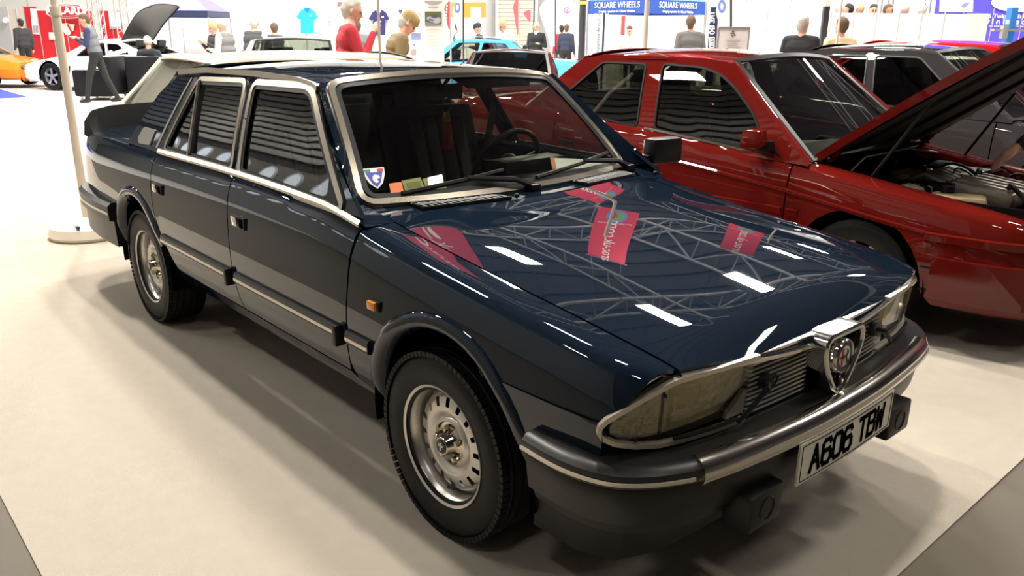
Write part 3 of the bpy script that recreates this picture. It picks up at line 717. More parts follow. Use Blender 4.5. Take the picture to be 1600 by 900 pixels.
# cowl vents
VW=mat('vent_fin',(.62,.62,.60),.4)
for y0,y1 in((-.52,-.16),(.25,.61)):
    P=[]; n=15
    def cz(y,u): p=cowl(u,(y+.70)/1.40); return Vector(p)+Vector((0,0,.006))
    fr=[cz(y0,.05),cz(y1,.05),cz(y1-.02,.62),cz(y0+.01,.62)]
    V=obj('cowl_vent',[tuple(p) for p in fr]+[tuple(p-Vector((0,0,.012))) for p in fr],[(0,1,2,3),(0,4,5,1),(1,5,6,2),(2,6,7,3),(3,7,4,0)],DARK,car)
    for k in range(n):
        y=lin(y0+.015,y1-.02,k/(n-1)); a=cz(y+.012,.07)+Vector((0,0,.004)); m_=cz(y+.004,.3)+Vector((0,0,.007)); b=cz(y-.008,.60)+Vector((0,0,.004))
        MB().tube([a,m_,b],.0014,4).build('fin',VW,V)
    MB().sweep([p+Vector((0,0,.002)) for p in fr],[(-.005,-.004),(-.004,.005),(.004,.005),(.005,-.004)],(0,0,1),True).build('vent_rim',BLACK,V)
for y in(-.135,.66): MB().ball((-.38,y,.948),.010,8,6).build('washer_jet',BLACK,car)
# windscreen wipers
def wiper(p0,u1,v1,u2,v2):
    a=Vector(p0); b=ws(u1,v1,.022); o=MB().tube([a,a.lerp(b,.3)+Vector((.01,0,.018)),b],[.015,.012,.009],6).build('windscreen_wiper',BLACK,car)
    c=ws(u2,v2,.010); e=ws(u1+(u1-u2)*.7,v1+(v1-v2)*.7,.010); MB().tube([c,b+Vector((0,0,-.006)),e],.009,6).build('wiper_blade',RUBBER,o)
    MB().box((a.x,a.y,a.z-.005),(.05,.05,.03),None,.01).build('wiper_pivot',BLACK,o)
wiper((-.470,.03,.952),.10,.31,.045,.11); wiper((-.52,.645,.962),.10,.79,.05,.56)
# stickers and papers behind the glass
def on_ws(name,poly,m,d=-.004,par=None):
    o=panel(name,poly,lambda a,b: tuple(ws(b,a,d)),m,par or car,.03,(),.001,(1,0,.5)); return o
# u up the glass, v across

bs=on_ws('shield_sticker',rounded([(.022,.255),(.024,.205),(.035,.14),(.052,.100),(.070,.14),(.082,.205),(.086,.258)],.006),mat('sticker_white',(.8,.8,.76),.4),.0035)
on_ws('sticker_field',[(.030,.222),(.041,.145),(.052,.115),(.064,.145),(.077,.222)],mat('sticker_blue',(.02,.04,.42),.4),.005,bs)
for a,b,c in((.028,.044,(.0,.25,.06)),(.064,.080,(.6,.02,.02))): on_ws('sticker_stripe',[(a,.228),(b,.228),(b,.248),(a,.247)],mat('stk%d'%int(a*1000),c,.4),.005,bs)
on_ws('sticker_mark',[(.044,.165),(.046,.19),(.052,.205),(.064,.195),(.066,.175),(.056,.17),(.060,.145),(.050,.14)],mat('sticker_white'),.006,bs)
os_=on_ws('orange_sticker',rounded([(.082,.022),(.086,.132),(.122,.137),(.118,.024)],.005),mat('sticker_orange',(.75,.16,.03),.5),.0035); on_ws('sticker_band',[(.083,.024),(.084,.046),(.118,.048),(.117,.026)],mat('sticker_cream',(.75,.6,.3),.5),.005,os_)
for a,b in((.132,.190),(.194,.255)):
    yp=on_ws('yellow_paper',[(a,.030),(a-.002,.165),(b-.002,.178),(b,.034)],YPAPER,-.012); on_ws('print_block',[(a+.008,.065),(a+.008,.14),(b-.010,.148),(b-.010,.07)],mat('print_yellow',(.58,.57,.24),.7),-.009,yp)
wp=[Vector(p) for p in((-.62,.28,.972),(-.80,.44,.985),(-.64,.665,.972),(-.55,.56,.962))]
o=obj('show_card',[tuple(p) for p in wp]+[tuple(p-Vector((0,0,.003))) for p in wp],[(0,3,2,1),(4,5,6,7),(0,1,5,4),(1,2,6,5),(2,3,7,6),(3,0,4,7)],PAPER,car,False)
wq=[wp[0],wp[1],wp[1].lerp(wp[2],.07),wp[0].lerp(wp[3],.07)]; obj('card_stripe',[tuple(p+Vector((0,0,.0015))) for p in wq],[(0,3,2,1)],mat('card_orange',(.7,.15,.05),.6),o,False)
# wheels of the saloon: steel with slots
WST=mat('wheel_silver',(.60,.57,.52),.32,.75); HUBC=mat('hub_chrome',(.55,.5,.4),.12,1)
def steel_wheel(x,s):
    c=(x,s*.69,.305); R=.305; t=tyre(car,c,R,.195,s,.190); 
    MB().lathe([(.188,s*.088),(.1965,s*.092),(.1975,s*.084),(.190,s*.066),(.182,s*.060),(.176,s*.045),(.174,s*.015),(.162,s*.004),(.158,-s*.03),(.156,-s*.06)],c,'y',56).build('rim',WST,t)
    # disc with slots
    rows=[(.158,.040),(.148,.049),(.134,.053),(.119,.056),(.110,.057),(.100,.057),(.092,.049),(.084,.045),(.078,.052),(.070,.054)]; n=96; v=[]; f=[]; k=len(rows)
    for i in range(n):
        a=2*PI*i/n
        for r,h in rows: v.append((c[0]+r*math.cos(a),c[1]+s*h,c[2]+r*math.sin(a)))
    for i in range(n):
        for j in range(k-1):
            if j in(1,2) and i%6 in(0,1): continue
            q=(i*k+j,((i+1)%n)*k+j,((i+1)%n)*k+j+1,i*k+j+1); f.append(q if s<0 else q[::-1])
    obj('wheel_disc',v,f,WST,t,True,60)
    MB().lathe([(0,.0),(.15,.0)],(c[0],c[1]-s*.012,c[2]),'y',24).build('brake_drum',DARK,t)
    h=MB().lathe([(.070,s*.053),(.066,s*.047),(.050,s*.049),(.037,s*.060),(.031,s*.082),(.027,s*.086),(0,s*.087)],c,'y',32).build('hub_cap',HUBC,t)
    MB().lathe([(.024,s*.0875),(.019,s*.0895),(0,s*.0895)],c,'y',20).build('hub_emblem',mat('emblem_black'),h)
    MB().box((c[0],c[1]+s*.0902,c[2]),(.006,.001,.026)).box((c[0],c[1]+s*.0902,c[2]+.003),(.022,.001,.006)).build('emblem_mark',mat('emblem_white'),h)
    for i in range(5):
        a=2*PI*i/5+.4; p=(c[0]+.052*math.cos(a),c[1]+s*.060,c[2]+.052*math.sin(a)); MB().lathe([(0,s*.014),(.008,s*.012),(.0105,s*.004),(.0105,-s*.016)],p,'y',8).build('wheel_nut',HUBC,t)
    MB().tube([(c[0]+.03,c[1]+s*.035,c[2]-.155),(c[0]-.01,c[1]+s*.058,c[2]-.158)],.0055,7).build('valve',BLACK,t)
for x in(0,-2.6):
    for s in(-1,1): steel_wheel(x,s)
# tyre lettering in relief on the near front tyre
# cabin
MB().box((-1.35,0,.33),(2.3,1.40,.06)).box((-3.3,0,.36),(.72,1.30,.2)).box((.54,0,.40),(.26,1.3,.2)).box((-1.3,0,.22),(1.7,.5,.12)).build('underbody',DARK,car)
MB().box((-.40,0,.58),(.04,1.44,.62)).box((-2.72,0,.66),(.04,1.36,.54)).build('bulkhead',DARK,car)
both(lambda mi: HB.panel('door_lining',[(-2.27,.42),(-2.27,.945),(-.47,.945),(-.47,.42)],FABRIC,car,mi,.12,depth=0,hint=(0,1,0)).location.__setitem__(1,-.05 if mi else .05))
patch('headlining',lambda u,v: tuple(Vector(roof(lin(.02,.98,u),lin(.03,.97,v)))-Vector((0,0,.022))),10,10,HEADL,car)
# dashboard
dsh=[(-.52,.925),(-.60,.945),(-.80,.93),(-.90,.90),(-.92,.82),(-.84,.74),(-.80,.60),(-.45,.60)]
MB().prism(dsh,lambda a,b,h:(a,-.70+h,b),1.40).build('dashboard',BLACK,car)
MB().box((-.86,.36,.955),(.12,.36,.07),None,.02).build('instrument_hood',BLACK,car)
sw=[( -1.02+.075*math.sin(t),.37+.185*math.cos(t),.93+.165*math.sin(t)) for t in np.linspace(0,2*PI,28)[:-1]]
st=MB().tube(sw,.013,8,True).build('steering_wheel',BLACK,car)
mb=MB()
for t in(.3,2.84,4.71): mb.tube([(-1.0,.37,.93),(-1.02+.075*math.sin(t),.37+.18*math.cos(t),.93+.16*math.sin(t))],.012,6)
mb.ball((-1.0,.37,.93),(.03,.06,.06)); mb.build('spoke',BLACK,st); MB().tube([(-.99,.37,.925),(-.85,.37,.88)],.02,8).build('steering_column',BLACK,st)
def seat(x,y,w,bench=False):
    t=MB().box((x,y,.52),(.50,w,.18),Matrix.Rotation(-.08,3,'Y'),.05).build('seat',FABRIC,car)
    rot=Matrix.Rotation(-.28,3,'Y'); b=MB().box((x-.30,y,.84),(.14,w,.66),rot,.05).build('backrest',FABRIC,t)
    for k in((-.5,-.17,.17,.5) if not bench else (-.7,-.5,-.3,.3,.5,.7)): MB().box((x-.223,y+k*w*.5,.86),(.03,w*.13,.52),rot,.012).build('stripe_panel',GFABRIC,b)
    for yy in ((0,) if not bench else (-.36,.36)): 
        hr=MB().box((x-.435,y+yy,1.215),(.09,.27,.15),rot,.035).build('headrest',FABRIC,b); MB().tube([(x-.40,y+yy,1.08),(x-.43,y+yy,1.17)],.012,6).build('headrest_post',STEEL,hr)
seat(-1.25,-.36,.52); seat(-1.25,.36,.52); seat(-2.12,0,1.26,True)
MB().box((-2.55,0,.93),(.36,1.24,.03)).build('parcel_shelf',FABRIC,car)
ceil=Vector((-1.02,0,1.30)); mr=MB().box((-1.03,0,1.275),(.03,.24,.065),None,.012).build('rear_view_mirror',BLACK,car); MB().tube([(-.96,0,1.335),(-1.02,0,1.28)],.008,6).build('mirror_stem',BLACK,mr)
for s in(-1,1): MB().box((-1.08,s*.32,1.315),(.16,.36,.018),Matrix.Rotation(.30,3,'Y'),.006).build('sun_visor',FABRIC,car)
# seat belts, hanging tassel, papers
for s in(-1,1): MB().sweep([(-1.44,s*.66,1.18),(-1.44,s*.60,.95),(-1.33,s*.60,.62)],[(-.022,-.001),(.022,-.001),(.022,.001),(-.022,.001)],(1,0,0)).build('seat_belt',BLACK,car)
kr=MB().tube([(-.99,0.01+.022*math.cos(t),1.225+.03*math.sin(t)) for t in np.linspace(0,2*PI,14)[:-1]],.0025,5,True).build('hanging_charm',STEEL,car)
MB().lathe([(0,.03),(.014,.028),(.016,0),(.018,-.005),(0,-.006)],(-.99,.01,1.165),'z',12).build('charm_cap',mat('brass',(.6,.45,.15),.25,1),kr)
mb=MB()
for i in range(14):
    a=2*PI*i/14; mb.tube([(-.99+.012*math.cos(a),.01+.012*math.sin(a),1.16),(-.99+.017*math.cos(a),.01+.017*math.sin(a),1.11),(-.99+.018*math.cos(a),.01+.018*math.sin(a),1.04)],.004,5)
mb.build('tassel',mat('tassel_red',(.25,.02,.02),.8),kr)

# ------------------------------------------------------------------ a lighter car builder for the other cars
ALLOY=mat('alloy_silver',(.62,.62,.63),.3,.8); AMB=mat('amber'); REDL=mat('red_lens')
def sec_for(s): return [(-.10,s,0),(-.05,s+.06,0),(-.02,s+.13,0),(-.005,s+.21,0),(0,s+.30,0),(-.004,-.20,1),(-.012,-.11,1),(-.03,-.05,1),(-.058,-.010,1),(None,0,1)]
def generic_car(root,pm,xf=.86,xr=-3.58,wb=2.54,W=.84,zn=.66,zh=.86,zb=.92,zd=.95,s=.18,R=.30,wsb=-.40,wst=-.98,rst=-2.15,rsb=-2.75,zr=1.40,yt=.60,
                doors=(-.43,-1.46,-2.30),wins=None,h=.09,glass_m=None,rimm=None,spokes=5,hood=True,trim=None,bump=None,lamps=True,ztp=None):
    G=glass_m or GLASS; T=trim or BLACK; yb=W-.062; cap=lambda x:x
    zt=ztp or [(xr,zd-.04),(lin(xr,rsb,.5),zd),(rsb,zd),(doors[1],zb),(wsb,zh),(lin(wsb,xf,.5),lin(zh,zn,.42)),(xf,zn)]
    B=Body([(xr-.02,W-.13),(xr+.12,W-.05),(xr+.5,W-.01),(-wb,W),(-.2,W),(.35,W-.02),(xf-.2,W-.06),(xf-.06,W-.12),(xf,W-.17)],zt,[(xr,W-.22),(xr+.4,W-.18),(wsb,W-.18),(xf-.2,W-.2),(xf,W-.25)],sec_for(s))
    zbf=B.zt(wsb); G0=Green(yb,zb-.02,yt,zr-.05,.03); r=R+.05; sl=s+.01
    drs=list(doors); A=(0,R,r); Q=(-wb,R,r)
    WN=wins or [[(drs[0]-.18,zb-.03),(wst-.10,zr-.09),(drs[1]-.06,zr-.085),(drs[1]+.04,zb+.005)],[(drs[1]-.05,zb+.008),(drs[1]-.14,zr-.085),(rst+.10,zr-.10),(rsb+.45,zb+.03)]]
    WN=[rounded(w_,.03,3) for w_ in WN]
    def side(mi):
        B.panel('front_fender',[(drs[0]+.01,sl),(drs[0]+.01,.6),(drs[0]+.01,'v',9),(xf-.01,'v',9),(xf,.5),(xf-.03,s+.03),(A[0]+r+.04,s+.03)]+arc(*A,-4,184,14)+[(-r-.03,sl)],pm,root,mi,h)
        for a,b in zip(drs[:-1],drs[1:]): B.panel('door',[(a,sl),(a,.6),(a,'v',8),(b,'v',8),(b,.6),(max(b,-wb+r+.03),sl)],pm,root,mi,h)
        e=drs[-1]
        B.panel('rear_quarter',[(e-.008,'v',8),(e-.008,R+r*.85 if e<-wb+r else .6)]+([(e-.008,sl),(-wb+r+.03,sl)] if e>-wb+r else [])+arc(*Q,60 if e<-wb+r else 4,184,12)+[(-wb-r-.03,s+.02),(xr+.04,s+.05),(xr,.55),(xr,'v',9),(rsb-.02,'v',9),(rsb+.25,'v',8.4)],pm,root,mi,h)
        fr=[(wsb+.03,zbf-.005),(wst+.02,zr-.055),(wst-.2,zr-.03),(rst+.2,zr-.03),(rst-.02,zr-.06),(rsb+.03,B.zt(rsb)-.03),(lin(rsb,drs[1],.5),zb-.03)]
        panel('cabin_frame',fr,G0.S,pm,root,h,WN,.015,mirror=mi)
        for w_ in WN:
            gl=panel('side_window',w_,G0.So(-.006),G,root,.12,(),0,mirror=mi); edge_strip('window_seal',w_,G0.S,.012,.006,T,gl,mi,off=-.002)
        sg=1 if mi else -1
        for c in(A,Q): MB().lathe([(r+.015,0),(r+.015,.24),(.05,.24)] if not mi else [(.05,0),(r+.015,0),(r+.015,.24)],(c[0],sg*(W-.03) if not mi else W-.27,c[1]),'y',16,None,-.15,PI+.15).build('wheel_arch_liner',DARK,root)
        for x in (0,-wb): simple_wheel(root,(x,sg*(W-.12),R),R,.19,sg,rimm or ALLOY,spokes)
        for a in drs[:-1][:2]:
            b=drs[drs.index(a)+1]; q=B.pt(b+.14,zb-.14,.006); MB().box((q.x,sg*abs(q.y),q.z),(.13,.016,.026),None,.004).build('door_handle',T,root)
    both(side)
    def cap_(x,name,bul):
        def fn(u,v): y,z=B.yz(x,u*9); t=lin(-1,1,v); return (x+bul*(1-t*t)*math.sin(PI*min(1,u*1.0+.15)),t*y,z)
        return patch(name,fn,10,12,pm,root)
    nose=cap_(xf-.005,'nose_panel',.06); tail=cap_(xr+.005,'tail_panel',-.05)
    zhood=lambda x,y: B.zt(x)+.02*(1-min(1,abs(y)/(W-.18))**2)
    def hoodf(u,v): t=lin(-1,1,v); x=lin(wsb+.06+.05*(1-t*t),xf+.04*(1-t*t),u); y=t*B.yg(x); return (x,y,zhood(x,y))
    hd=patch('bonnet',hoodf,14,14,pm,root,.012) if hood else None
    def bootf(u,v): t=lin(-1,1,v); x=lin(rsb-.02-.05*(1-t*t),xr-.03*(1-t*t),u); y=t*B.yg(x); return (x,y,zhood(x,y))
    if rsb-xr>.15: patch('boot_lid',bootf,8,10,pm,root,.012)
    c0=Vector((wsb,-(W-.15),zbf+.01)); c1=Vector((wsb+.08,0,zbf+.015)); t0=Vector((wst,-yt+.05,zr-.045)); t1=Vector((wst+.05,0,zr-.015))
    def wf(u,v,o=0): return quadc(c0,c1,fl(c0),v).lerp(quadc(t0,t1,fl(t0),v),u)+Vector((.5,0,.8))*o
    patch('windscreen',lambda u,v: wf(lin(.03,.97,u),lin(.02,.98,v)),5,10,G,root)
    rg_=[wf(0,i/10,.004) for i in range(11)]+[wf(i/4,1,.004) for i in range(1,5)]+[wf(1,1-i/10,.004) for i in range(1,11)]+[wf(1-i/4,0,.004) for i in range(1,4)]
    MB().sweep(rg_,[(-.025,-.004),(-.02,.004),(.02,.004),(.025,-.004)],(.5,0,.8),True).build('windscreen_surround',T,root)
    d0=Vector((rsb,-(W-.19),B.zt(rsb)+.005)); d1=Vector((rsb-.08,0,B.zt(rsb)+.012)); e0=Vector((rst,-yt+.04,zr-.05)); e1=Vector((rst-.06,0,zr-.02))
    def rf(u,v,o=0): return quadc(d0,d1,fl(d0),v).lerp(quadc(e0,e1,fl(e0),v),u)+Vector((-.5,0,.8))*o
    patch('rear_screen',lambda u,v: rf(lin(.05,.95,u),lin(.05,.95,v)),4,8,G,root)
    rg_=[rf(0,i/10,.002) for i in range(11)]+[rf(i/4,1,.002) for i in range(1,5)]+[rf(1,1-i/10,.002) for i in range(1,11)]+[rf(1-i/4,0,.002) for i in range(1,4)]
    MB().sweep(rg_,[(-.04,-.004),(-.035,.004),(.035,.004),(.04,-.004)],(-.5,0,.8),True).build('rear_screen_surround',pm,root)
    def pil(mi):
        for (fa_,x0,x1,z0,z1) in ((wf,wsb+.03,wst+.02,zbf-.005,zr-.055),(rf,rsb+.03,rst-.02,B.zt(rsb)-.03,zr-.06)):
            vv=[]; n=6
            for i in range(n+1):
                t=i/n; a=fa_(t,0,.0); b=Vector(G0.S(lin(x0,x1,t),lin(z0,z1,t))); vv+=[tuple(a),tuple((a+b)*.5+Vector((0,-.012,.012))),tuple(b)]
            f=[(i*3+j,(i+1)*3+j,(i+1)*3+j+1,i*3+j+1) for i in range(n) for j in range(2)]
            obj('roof_pillar',my(vv,mi),f if mi else [q[::-1] for q in f],pm,root)
    both(pil)
    def roofn(u,v):
        f=quadc(t0,t1,fl(t0),v); b=quadc(e0,e1,fl(e0),v); a=abs(2*v-1); x=lin(f.x,b.x,u); ye=-G0.y(zr-.04)*(1-.1*0); y=lin(f.y,b.y,u)*(1+.09*math.sin(PI*u)**.5*a**4); return (x,y,lin(f.z,b.z,u)+.035*math.sin(PI*u)*(1-.4*a**3)-(.02*(a-.9)/.1 if a>.9 else 0))
    patch('roof',roofn,14,16,pm,root)
    # bumpers, lamps
    bm=bump or pm
    for sgn,x in((1,xf),(-1,xr)):
        P=[(x-sgn*.45,-(W-.030)),(x-sgn*.22,-(W-.055)),(x-sgn*.06,-(W-.12)),(x+sgn*.03,-(W-.30)),(x+sgn*.075,-.2)]; P=[(a,b,.42) for a,b in P]+[(a,-b,.42) for a,b in P[::-1]]
        if sgn<0: P=P[::-1]
        MB().sweep(P,[(-.06,-.16),(.012,-.15),(.022,-.03),(.02,.06),(-.04,.075)]).build('bumper',bm,root)
        for k in(-1,1):
            if sgn>0 and lamps: 
                L=MB().box((x-.005,k*(W-.37),zn-.085),(.10,.30,.10),Matrix.Rotation(-k*.22,3,'Z'),.012).build('headlamp',CHROME,root); MB().box((x+.05,k*(W-.38),zn-.085),(.012,.27,.085),Matrix.Rotation(-k*.22,3,'Z')).build('lens',LENS,L)
            if sgn<0: MB().box((x-.012,k*(W-.38),zd-.16),(.06,.30,.11),Matrix.Rotation(k*.15,3,'Z'),.012).build('tail_lamp',REDL,root)
    if lamps: MB().box((xf+.045,0,zn-.085),(.04,.60,.08),None,.01).build('grille',BLACK,root)
    # inside
    MB().box((-1.3,0,s+.09),(1.9,1.5,.06)).box((-1.1,0,s+.02),(1.5,.9,.08)).build('underbody',DARK,root)
    MB().prism([(wsb-.02,zbf-.02),(wsb-.45,zbf+.01),(wsb-.5,zbf-.2),(wsb-.1,zbf-.3)],lambda a,b,hh:(a,-(W-.13)+hh,b),2*(W-.13)).build('dashboard',BLACK,root)
    for x,y,w_ in((-1.2,-.36,.5),(-1.2,.36,.5),(-2.05,0,1.2)):
        t=MB().box((x,y,s+.30),(.5,w_,.2),None,.05).build('seat',FABRIC,root); MB().box((x-.28,y,s+.62),(.14,w_,.6),Matrix.Rotation(-.25,3,'Y'),.05).build('backrest',FABRIC,t)
        for yy in((0,) if w_<1 else(-.36,.36)): MB().box((x-.40,y+yy,s+.98),(.09,.26,.15),Matrix.Rotation(-.25,3,'Y'),.03).build('headrest',FABRIC,t)
    both(lambda mi: B.panel('door_lining',[(drs[-1],s+.1),(drs[-1],zb-.02),(drs[0]-.1,zb-.06),(drs[0]-.1,s+.1)],FABRIC,root,mi,.2,depth=0,hint=(0,1,0)).location.__setitem__(1,-.05 if mi else .05))
    return B,G0
# ------------------------------------------------------------------ red saloon with open bonnet
REDP=paint('red_metallic',(.125,.0075,.005),.45,.4)
rc=thing('saloon_car','dark red metallic saloon with its bonnet propped open and engine showing','car',(-.10,2.83,0))
rwins=[[(-.60,.888),(-.76,1.085),(-.93,1.215),(-1.06,1.285),(-1.20,1.315),(-1.50,1.325),(-1.425,.937)],[(-1.575,.942),(-1.645,1.322),(-2.02,1.320),(-2.295,1.09),(-2.05,.975)]]
RB_,RG_=generic_car(rc,REDP,xf=.84,xr=-3.58,W=.83,zn=.665,zh=.862,zb=.925,zd=1.03,s=.185,R=.30,wsb=-.36,wst=-1.0,rst=-2.20,rsb=-2.72,zr=1.405,yt=.60,doors=(-.43,-1.50,-2.28),wins=rwins,h=.06,glass_m=TGLASS,hood=False,
  ztp=[(-3.58,1.0),(-3.1,1.03),(-2.72,1.0),(-1.46,.937),(-.43,.848),(.18,.765),(.5,.728),(.74,.690),(.84,.66)],rimm=mat('wheel_cream',(.55,.52,.45),.4,.3),spokes=8,lamps=False)
# headlamps, side mouldings, repeater rings
for s in(-1,1):
    L=MB().box((.80,s*.515,.600),(.09,.30,.12),Matrix.Rotation(-s*.28,3,'Z'),.02).build('headlamp',mat('lamp_cream',(.6,.56,.42),.2,.2,coat=1),rc)
    MB().box((.846,s*.528,.600),(.012,.27,.10),Matrix.Rotation(-s*.28,3,'Z')).build('lens',LENS,L)
rgr=MB().box((.872,0,.60),(.03,.62,.09),None,.01).build('grille',BLACK,rc)
for k in range(4): MB().box((.889,0,.572+k*.019),(.006,.58,.005)).build('slat',CHROME,rgr)
shp=[(-.075,.655),(.075,.655),(.085,.62),(.05,.53),(0,.47),(-.05,.53),(-.085,.62)]
MB().sweep([(.90,y,z) for y,z in rounded(shp,.012,2)],[(-.008,-.03),(-.008,.012),(.008,.012),(.008,-.03)],(1,0,0),True).build('grille_shield',CHROME,rgr)
rpl=MB().box((.935,0,.40),(.008,.52,.11),None,.003).build('number_plate',PL,rc)
def rside(mi):
    s=-1 if mi else 1
    for z,d in((.575,.012),(.42,.006),(.30,.006)):
        for x0,x1 in((.34,.80),(-.41,-.34) if z>.5 else (.36,.78),(-1.49,-.44),(-2.2,-1.51)):
            P=my([tuple(RB_.pt(lin(x0,x1,i/6),z-.05*0,.0)) for i in range(7)],mi)
            MB().sweep(P,[(-.004*s,-.022 if z>.5 else -.004),(d*s,-.018 if z>.5 else -.004),(d*s,.018 if z>.5 else .004),(-.004*s,.024 if z>.5 else .004)]).build('side_moulding',REDP if z>.5 else BLACK,rc)
    # shoulder crease
    P=my([tuple(RB_.pt(x,RB_.zt(x)-.155,.0)) for x in np.linspace(-2.2,.70,24)],mi)
    MB().sweep(P,[(-.01*s,-.02),(.006*s,-.004),(.006*s,.002),(-.01*s,.02)]).build('crease_line',REDP,rc)
    sg=1 if mi else -1
    mo=MB().box((-.62,sg*.885,.965),(.12,.17,.10),Matrix.Rotation(-.2*sg,3,'Z'),.025,.82).build('door_mirror',REDP,rc); MB().box((-.60,sg*.80,.915),(.10,.06,.07),None,.015).build('mirror_foot',BLACK,mo)
    panel('window_corner',[(-.50,.868),(-.63,.885),(-.70,.99)],RG_.So(.003),BLACK,rc,.08,(),.004,mirror=mi)
    q=RB_.pt(-1.36,.785,.0); kl=MB().lathe([(0,-.006),(.014,-.006),(.016,.006)],(q.x-.06,sg*abs(q.y),q.z+.01),'y',10).build('key_lock',CHROME,rc)
    P=my([tuple(Vector((x,-RB_.yz(x,8)[0]-.0,RB_.yz(x,8)[1]+.004))) for x in np.linspace(-1.50,-.60,10)],mi); MB().sweep(P,[(-.006*s,-.004),(.006*s,-.004),(.004*s,.008),(-.006*s,.008)]).build('belt_trim',STEEL,rc)
both(rside)
# open bonnet
UNDER=mat('bonnet_lining',(.012,.011,.011),.8)
hp=thing; ang=math.radians(34.5)
def hb(x,y,dz=0): # distance x along from hinge
    return (-.36+x*math.cos(ang)-dz*math.sin(ang),y,.885+x*math.sin(ang)+dz*math.cos(ang)+.015*(1-(y/.66)**2)*1.0)
bw=lambda x: lin(.665,.60,(x/1.15)**2)
bo=patch('bonnet',lambda u,v: hb(u*1.20,lin(-1,1,v)*bw(u*1.20),.03*(1-(2*u-1)**2)*.6),12,12,REDP,rc)
rim=[hb(i/10*1.20,-bw(i/10*1.20),.018*(1-(2*i/10-1)**2)) for i in range(11)]+[hb(1.20,lin(-1,1,i/8)*bw(1.2),0) for i in range(1,9)]+[hb((1-i/10)*1.2,bw((1-i/10)*1.2),.018*(1-(2*i/10-1)**2)) for i in range(1,11)]
MB().sweep(rim,[(-.02,-.045),(.004,-.045),(.006,.0),(-.02,.0)],(-.5,0,.8)).build('bonnet_edge',REDP,bo)
patch('bonnet_lining',lambda u,v: hb(lin(.03,1.17,u),lin(-1,1,v)*bw(u*1.2)*.96,-.035-.015*math.sin(u*9)*math.cos(v*12)*0),10,10,UNDER,bo)
for y in(-.4,0,.4): MB().box(hb(.6,y,-.045),(1.0,.05,.02),Matrix.Rotation(-ang,3,'Y'),.005).build('lining_rib',UNDER,bo)
for s in(-1,1):
    MB().tube([(-.05,s*.62,.80),hb(.62,s*.60,-.05)],.009,7).build('gas_strut',BLACK,rc); MB().tube([(-.33,s*.60,.83),hb(.10,s*.6,-.04)],.018,7).build('bonnet_hinge',REDP,rc)
MB().tube([(.45,.55,.72),hb(1.05,.45,-.05)],.005,6).build('prop_rod',BLACK,rc)
# engine bay
bay=MB().box((.22,0,.42),(1.06,1.24,.03)).box((-.34,0,.66),(.03,1.30,.40)).box((.80,0,.52),(.03,1.2,.26)).build('engine_bay',MATTE,rc)
for s in(-1,1):
    P=[(x,s*(RB_.yg(x)-.005),RB_.zt(x)-.006) for x in np.linspace(-.36,.82,12)]; q=-1 if s>0 else 1
    MB().sweep(P,[(-.10*q,-.05),(.0,-.03),(.0,.004),(-.02*q,.006),(-.06*q,-.012)]).build('inner_wing',REDP,bay)
    MB().box((.22,s*.63,.58),(1.1,.02,.32)).build('bay_side',MATTE,bay)
    MB().lathe([(0,.05),(.05,.045),(.09,.02),(.10,-.10)],(-.12,s*.50,.72),'z',20).build('strut_tower',MATTE,bay)
ALU=mat('cast_alloy',(.30,.27,.22),.45,.6,bump=(20,.6)); BOT=mat('bottle_plastic',(.62,.50,.26),.5,bump=(8,.5))
en=MB().box((.20,-.02,.60),(.42,.62,.26),None,.03).build('engine_block',MATTE,bay)
ep=MB().box((.40,-.12,.725),(.30,.40,.09),Matrix.Rotation(.10,3,'Y'),.03).build('engine_cover',ALU,bay)
for k in range(5): MB().box((.40,-.28+k*.08,.772),(.27,.014,.012),Matrix.Rotation(.10,3,'Y'),.003).build('cover_rib',ALU,ep)
MB().box((.34,-.46,.69),(.26,.16,.10),Matrix.Rotation(.35,3,'Z'),.03).build('washer_bottle',BOT,bay)
MB().lathe([(0,.03),(.03,.03),(.032,0)],(.28,-.45,.745),'z',14).build('bottle_cap',BLACK,bay)
MB().box((.10,-.44,.68),(.14,.18,.14),None,.02).build('brake_reservoir',mat('reservoir_cream',(.5,.46,.36),.5),bay)
MB().box((.05,.40,.66),(.24,.18,.19),None,.012).build('battery',BLACK,bay)
MB().box((-.14,.10,.70),(.12,.34,.10),None,.02).build('intake_plenum',ALU,bay)
for k in range(6): MB().tube([(-.10,-.06+k*.065,.70),(0,-.06+k*.065,.755),(.12,-.06+k*.065,.72)],.022,8).build('intake_runner',ALU,bay)
random.seed(3)
for k in range(22):
    x,y=random.uniform(-.28,.7),random.uniform(-.5,.5); a=random.uniform(0,6.3); L=random.uniform(.12,.3); p=[(x+L*t*math.cos(a)+.03*math.sin(t*5+k),y+L*t*math.sin(a),.70+.07*math.sin(PI*t)+.02*math.sin(k)) for t in np.linspace(0,1,7)]
    MB().tube(p,random.choice((.006,.009,.014)),6).build('hose',random.choice((BLACK,BLACK,RUBBER,MATTE)),bay)
for k,(x,y) in enumerate([(.0,-.3),(.12,.22),(-.2,-.2),(.62,.3),(.6,-.05),(-.2,.35)]): MB().lathe([(0,.05),(.035,.048),(.045,.02),(.05,-.05)],(x,y,.70),'z',14).build('canister',random.choice((BLACK,ALU,MATTE)),bay)
MB().box((.72,0,.68),(.05,1.0,.02),None,.004).build('slam_panel',BLACK,bay)
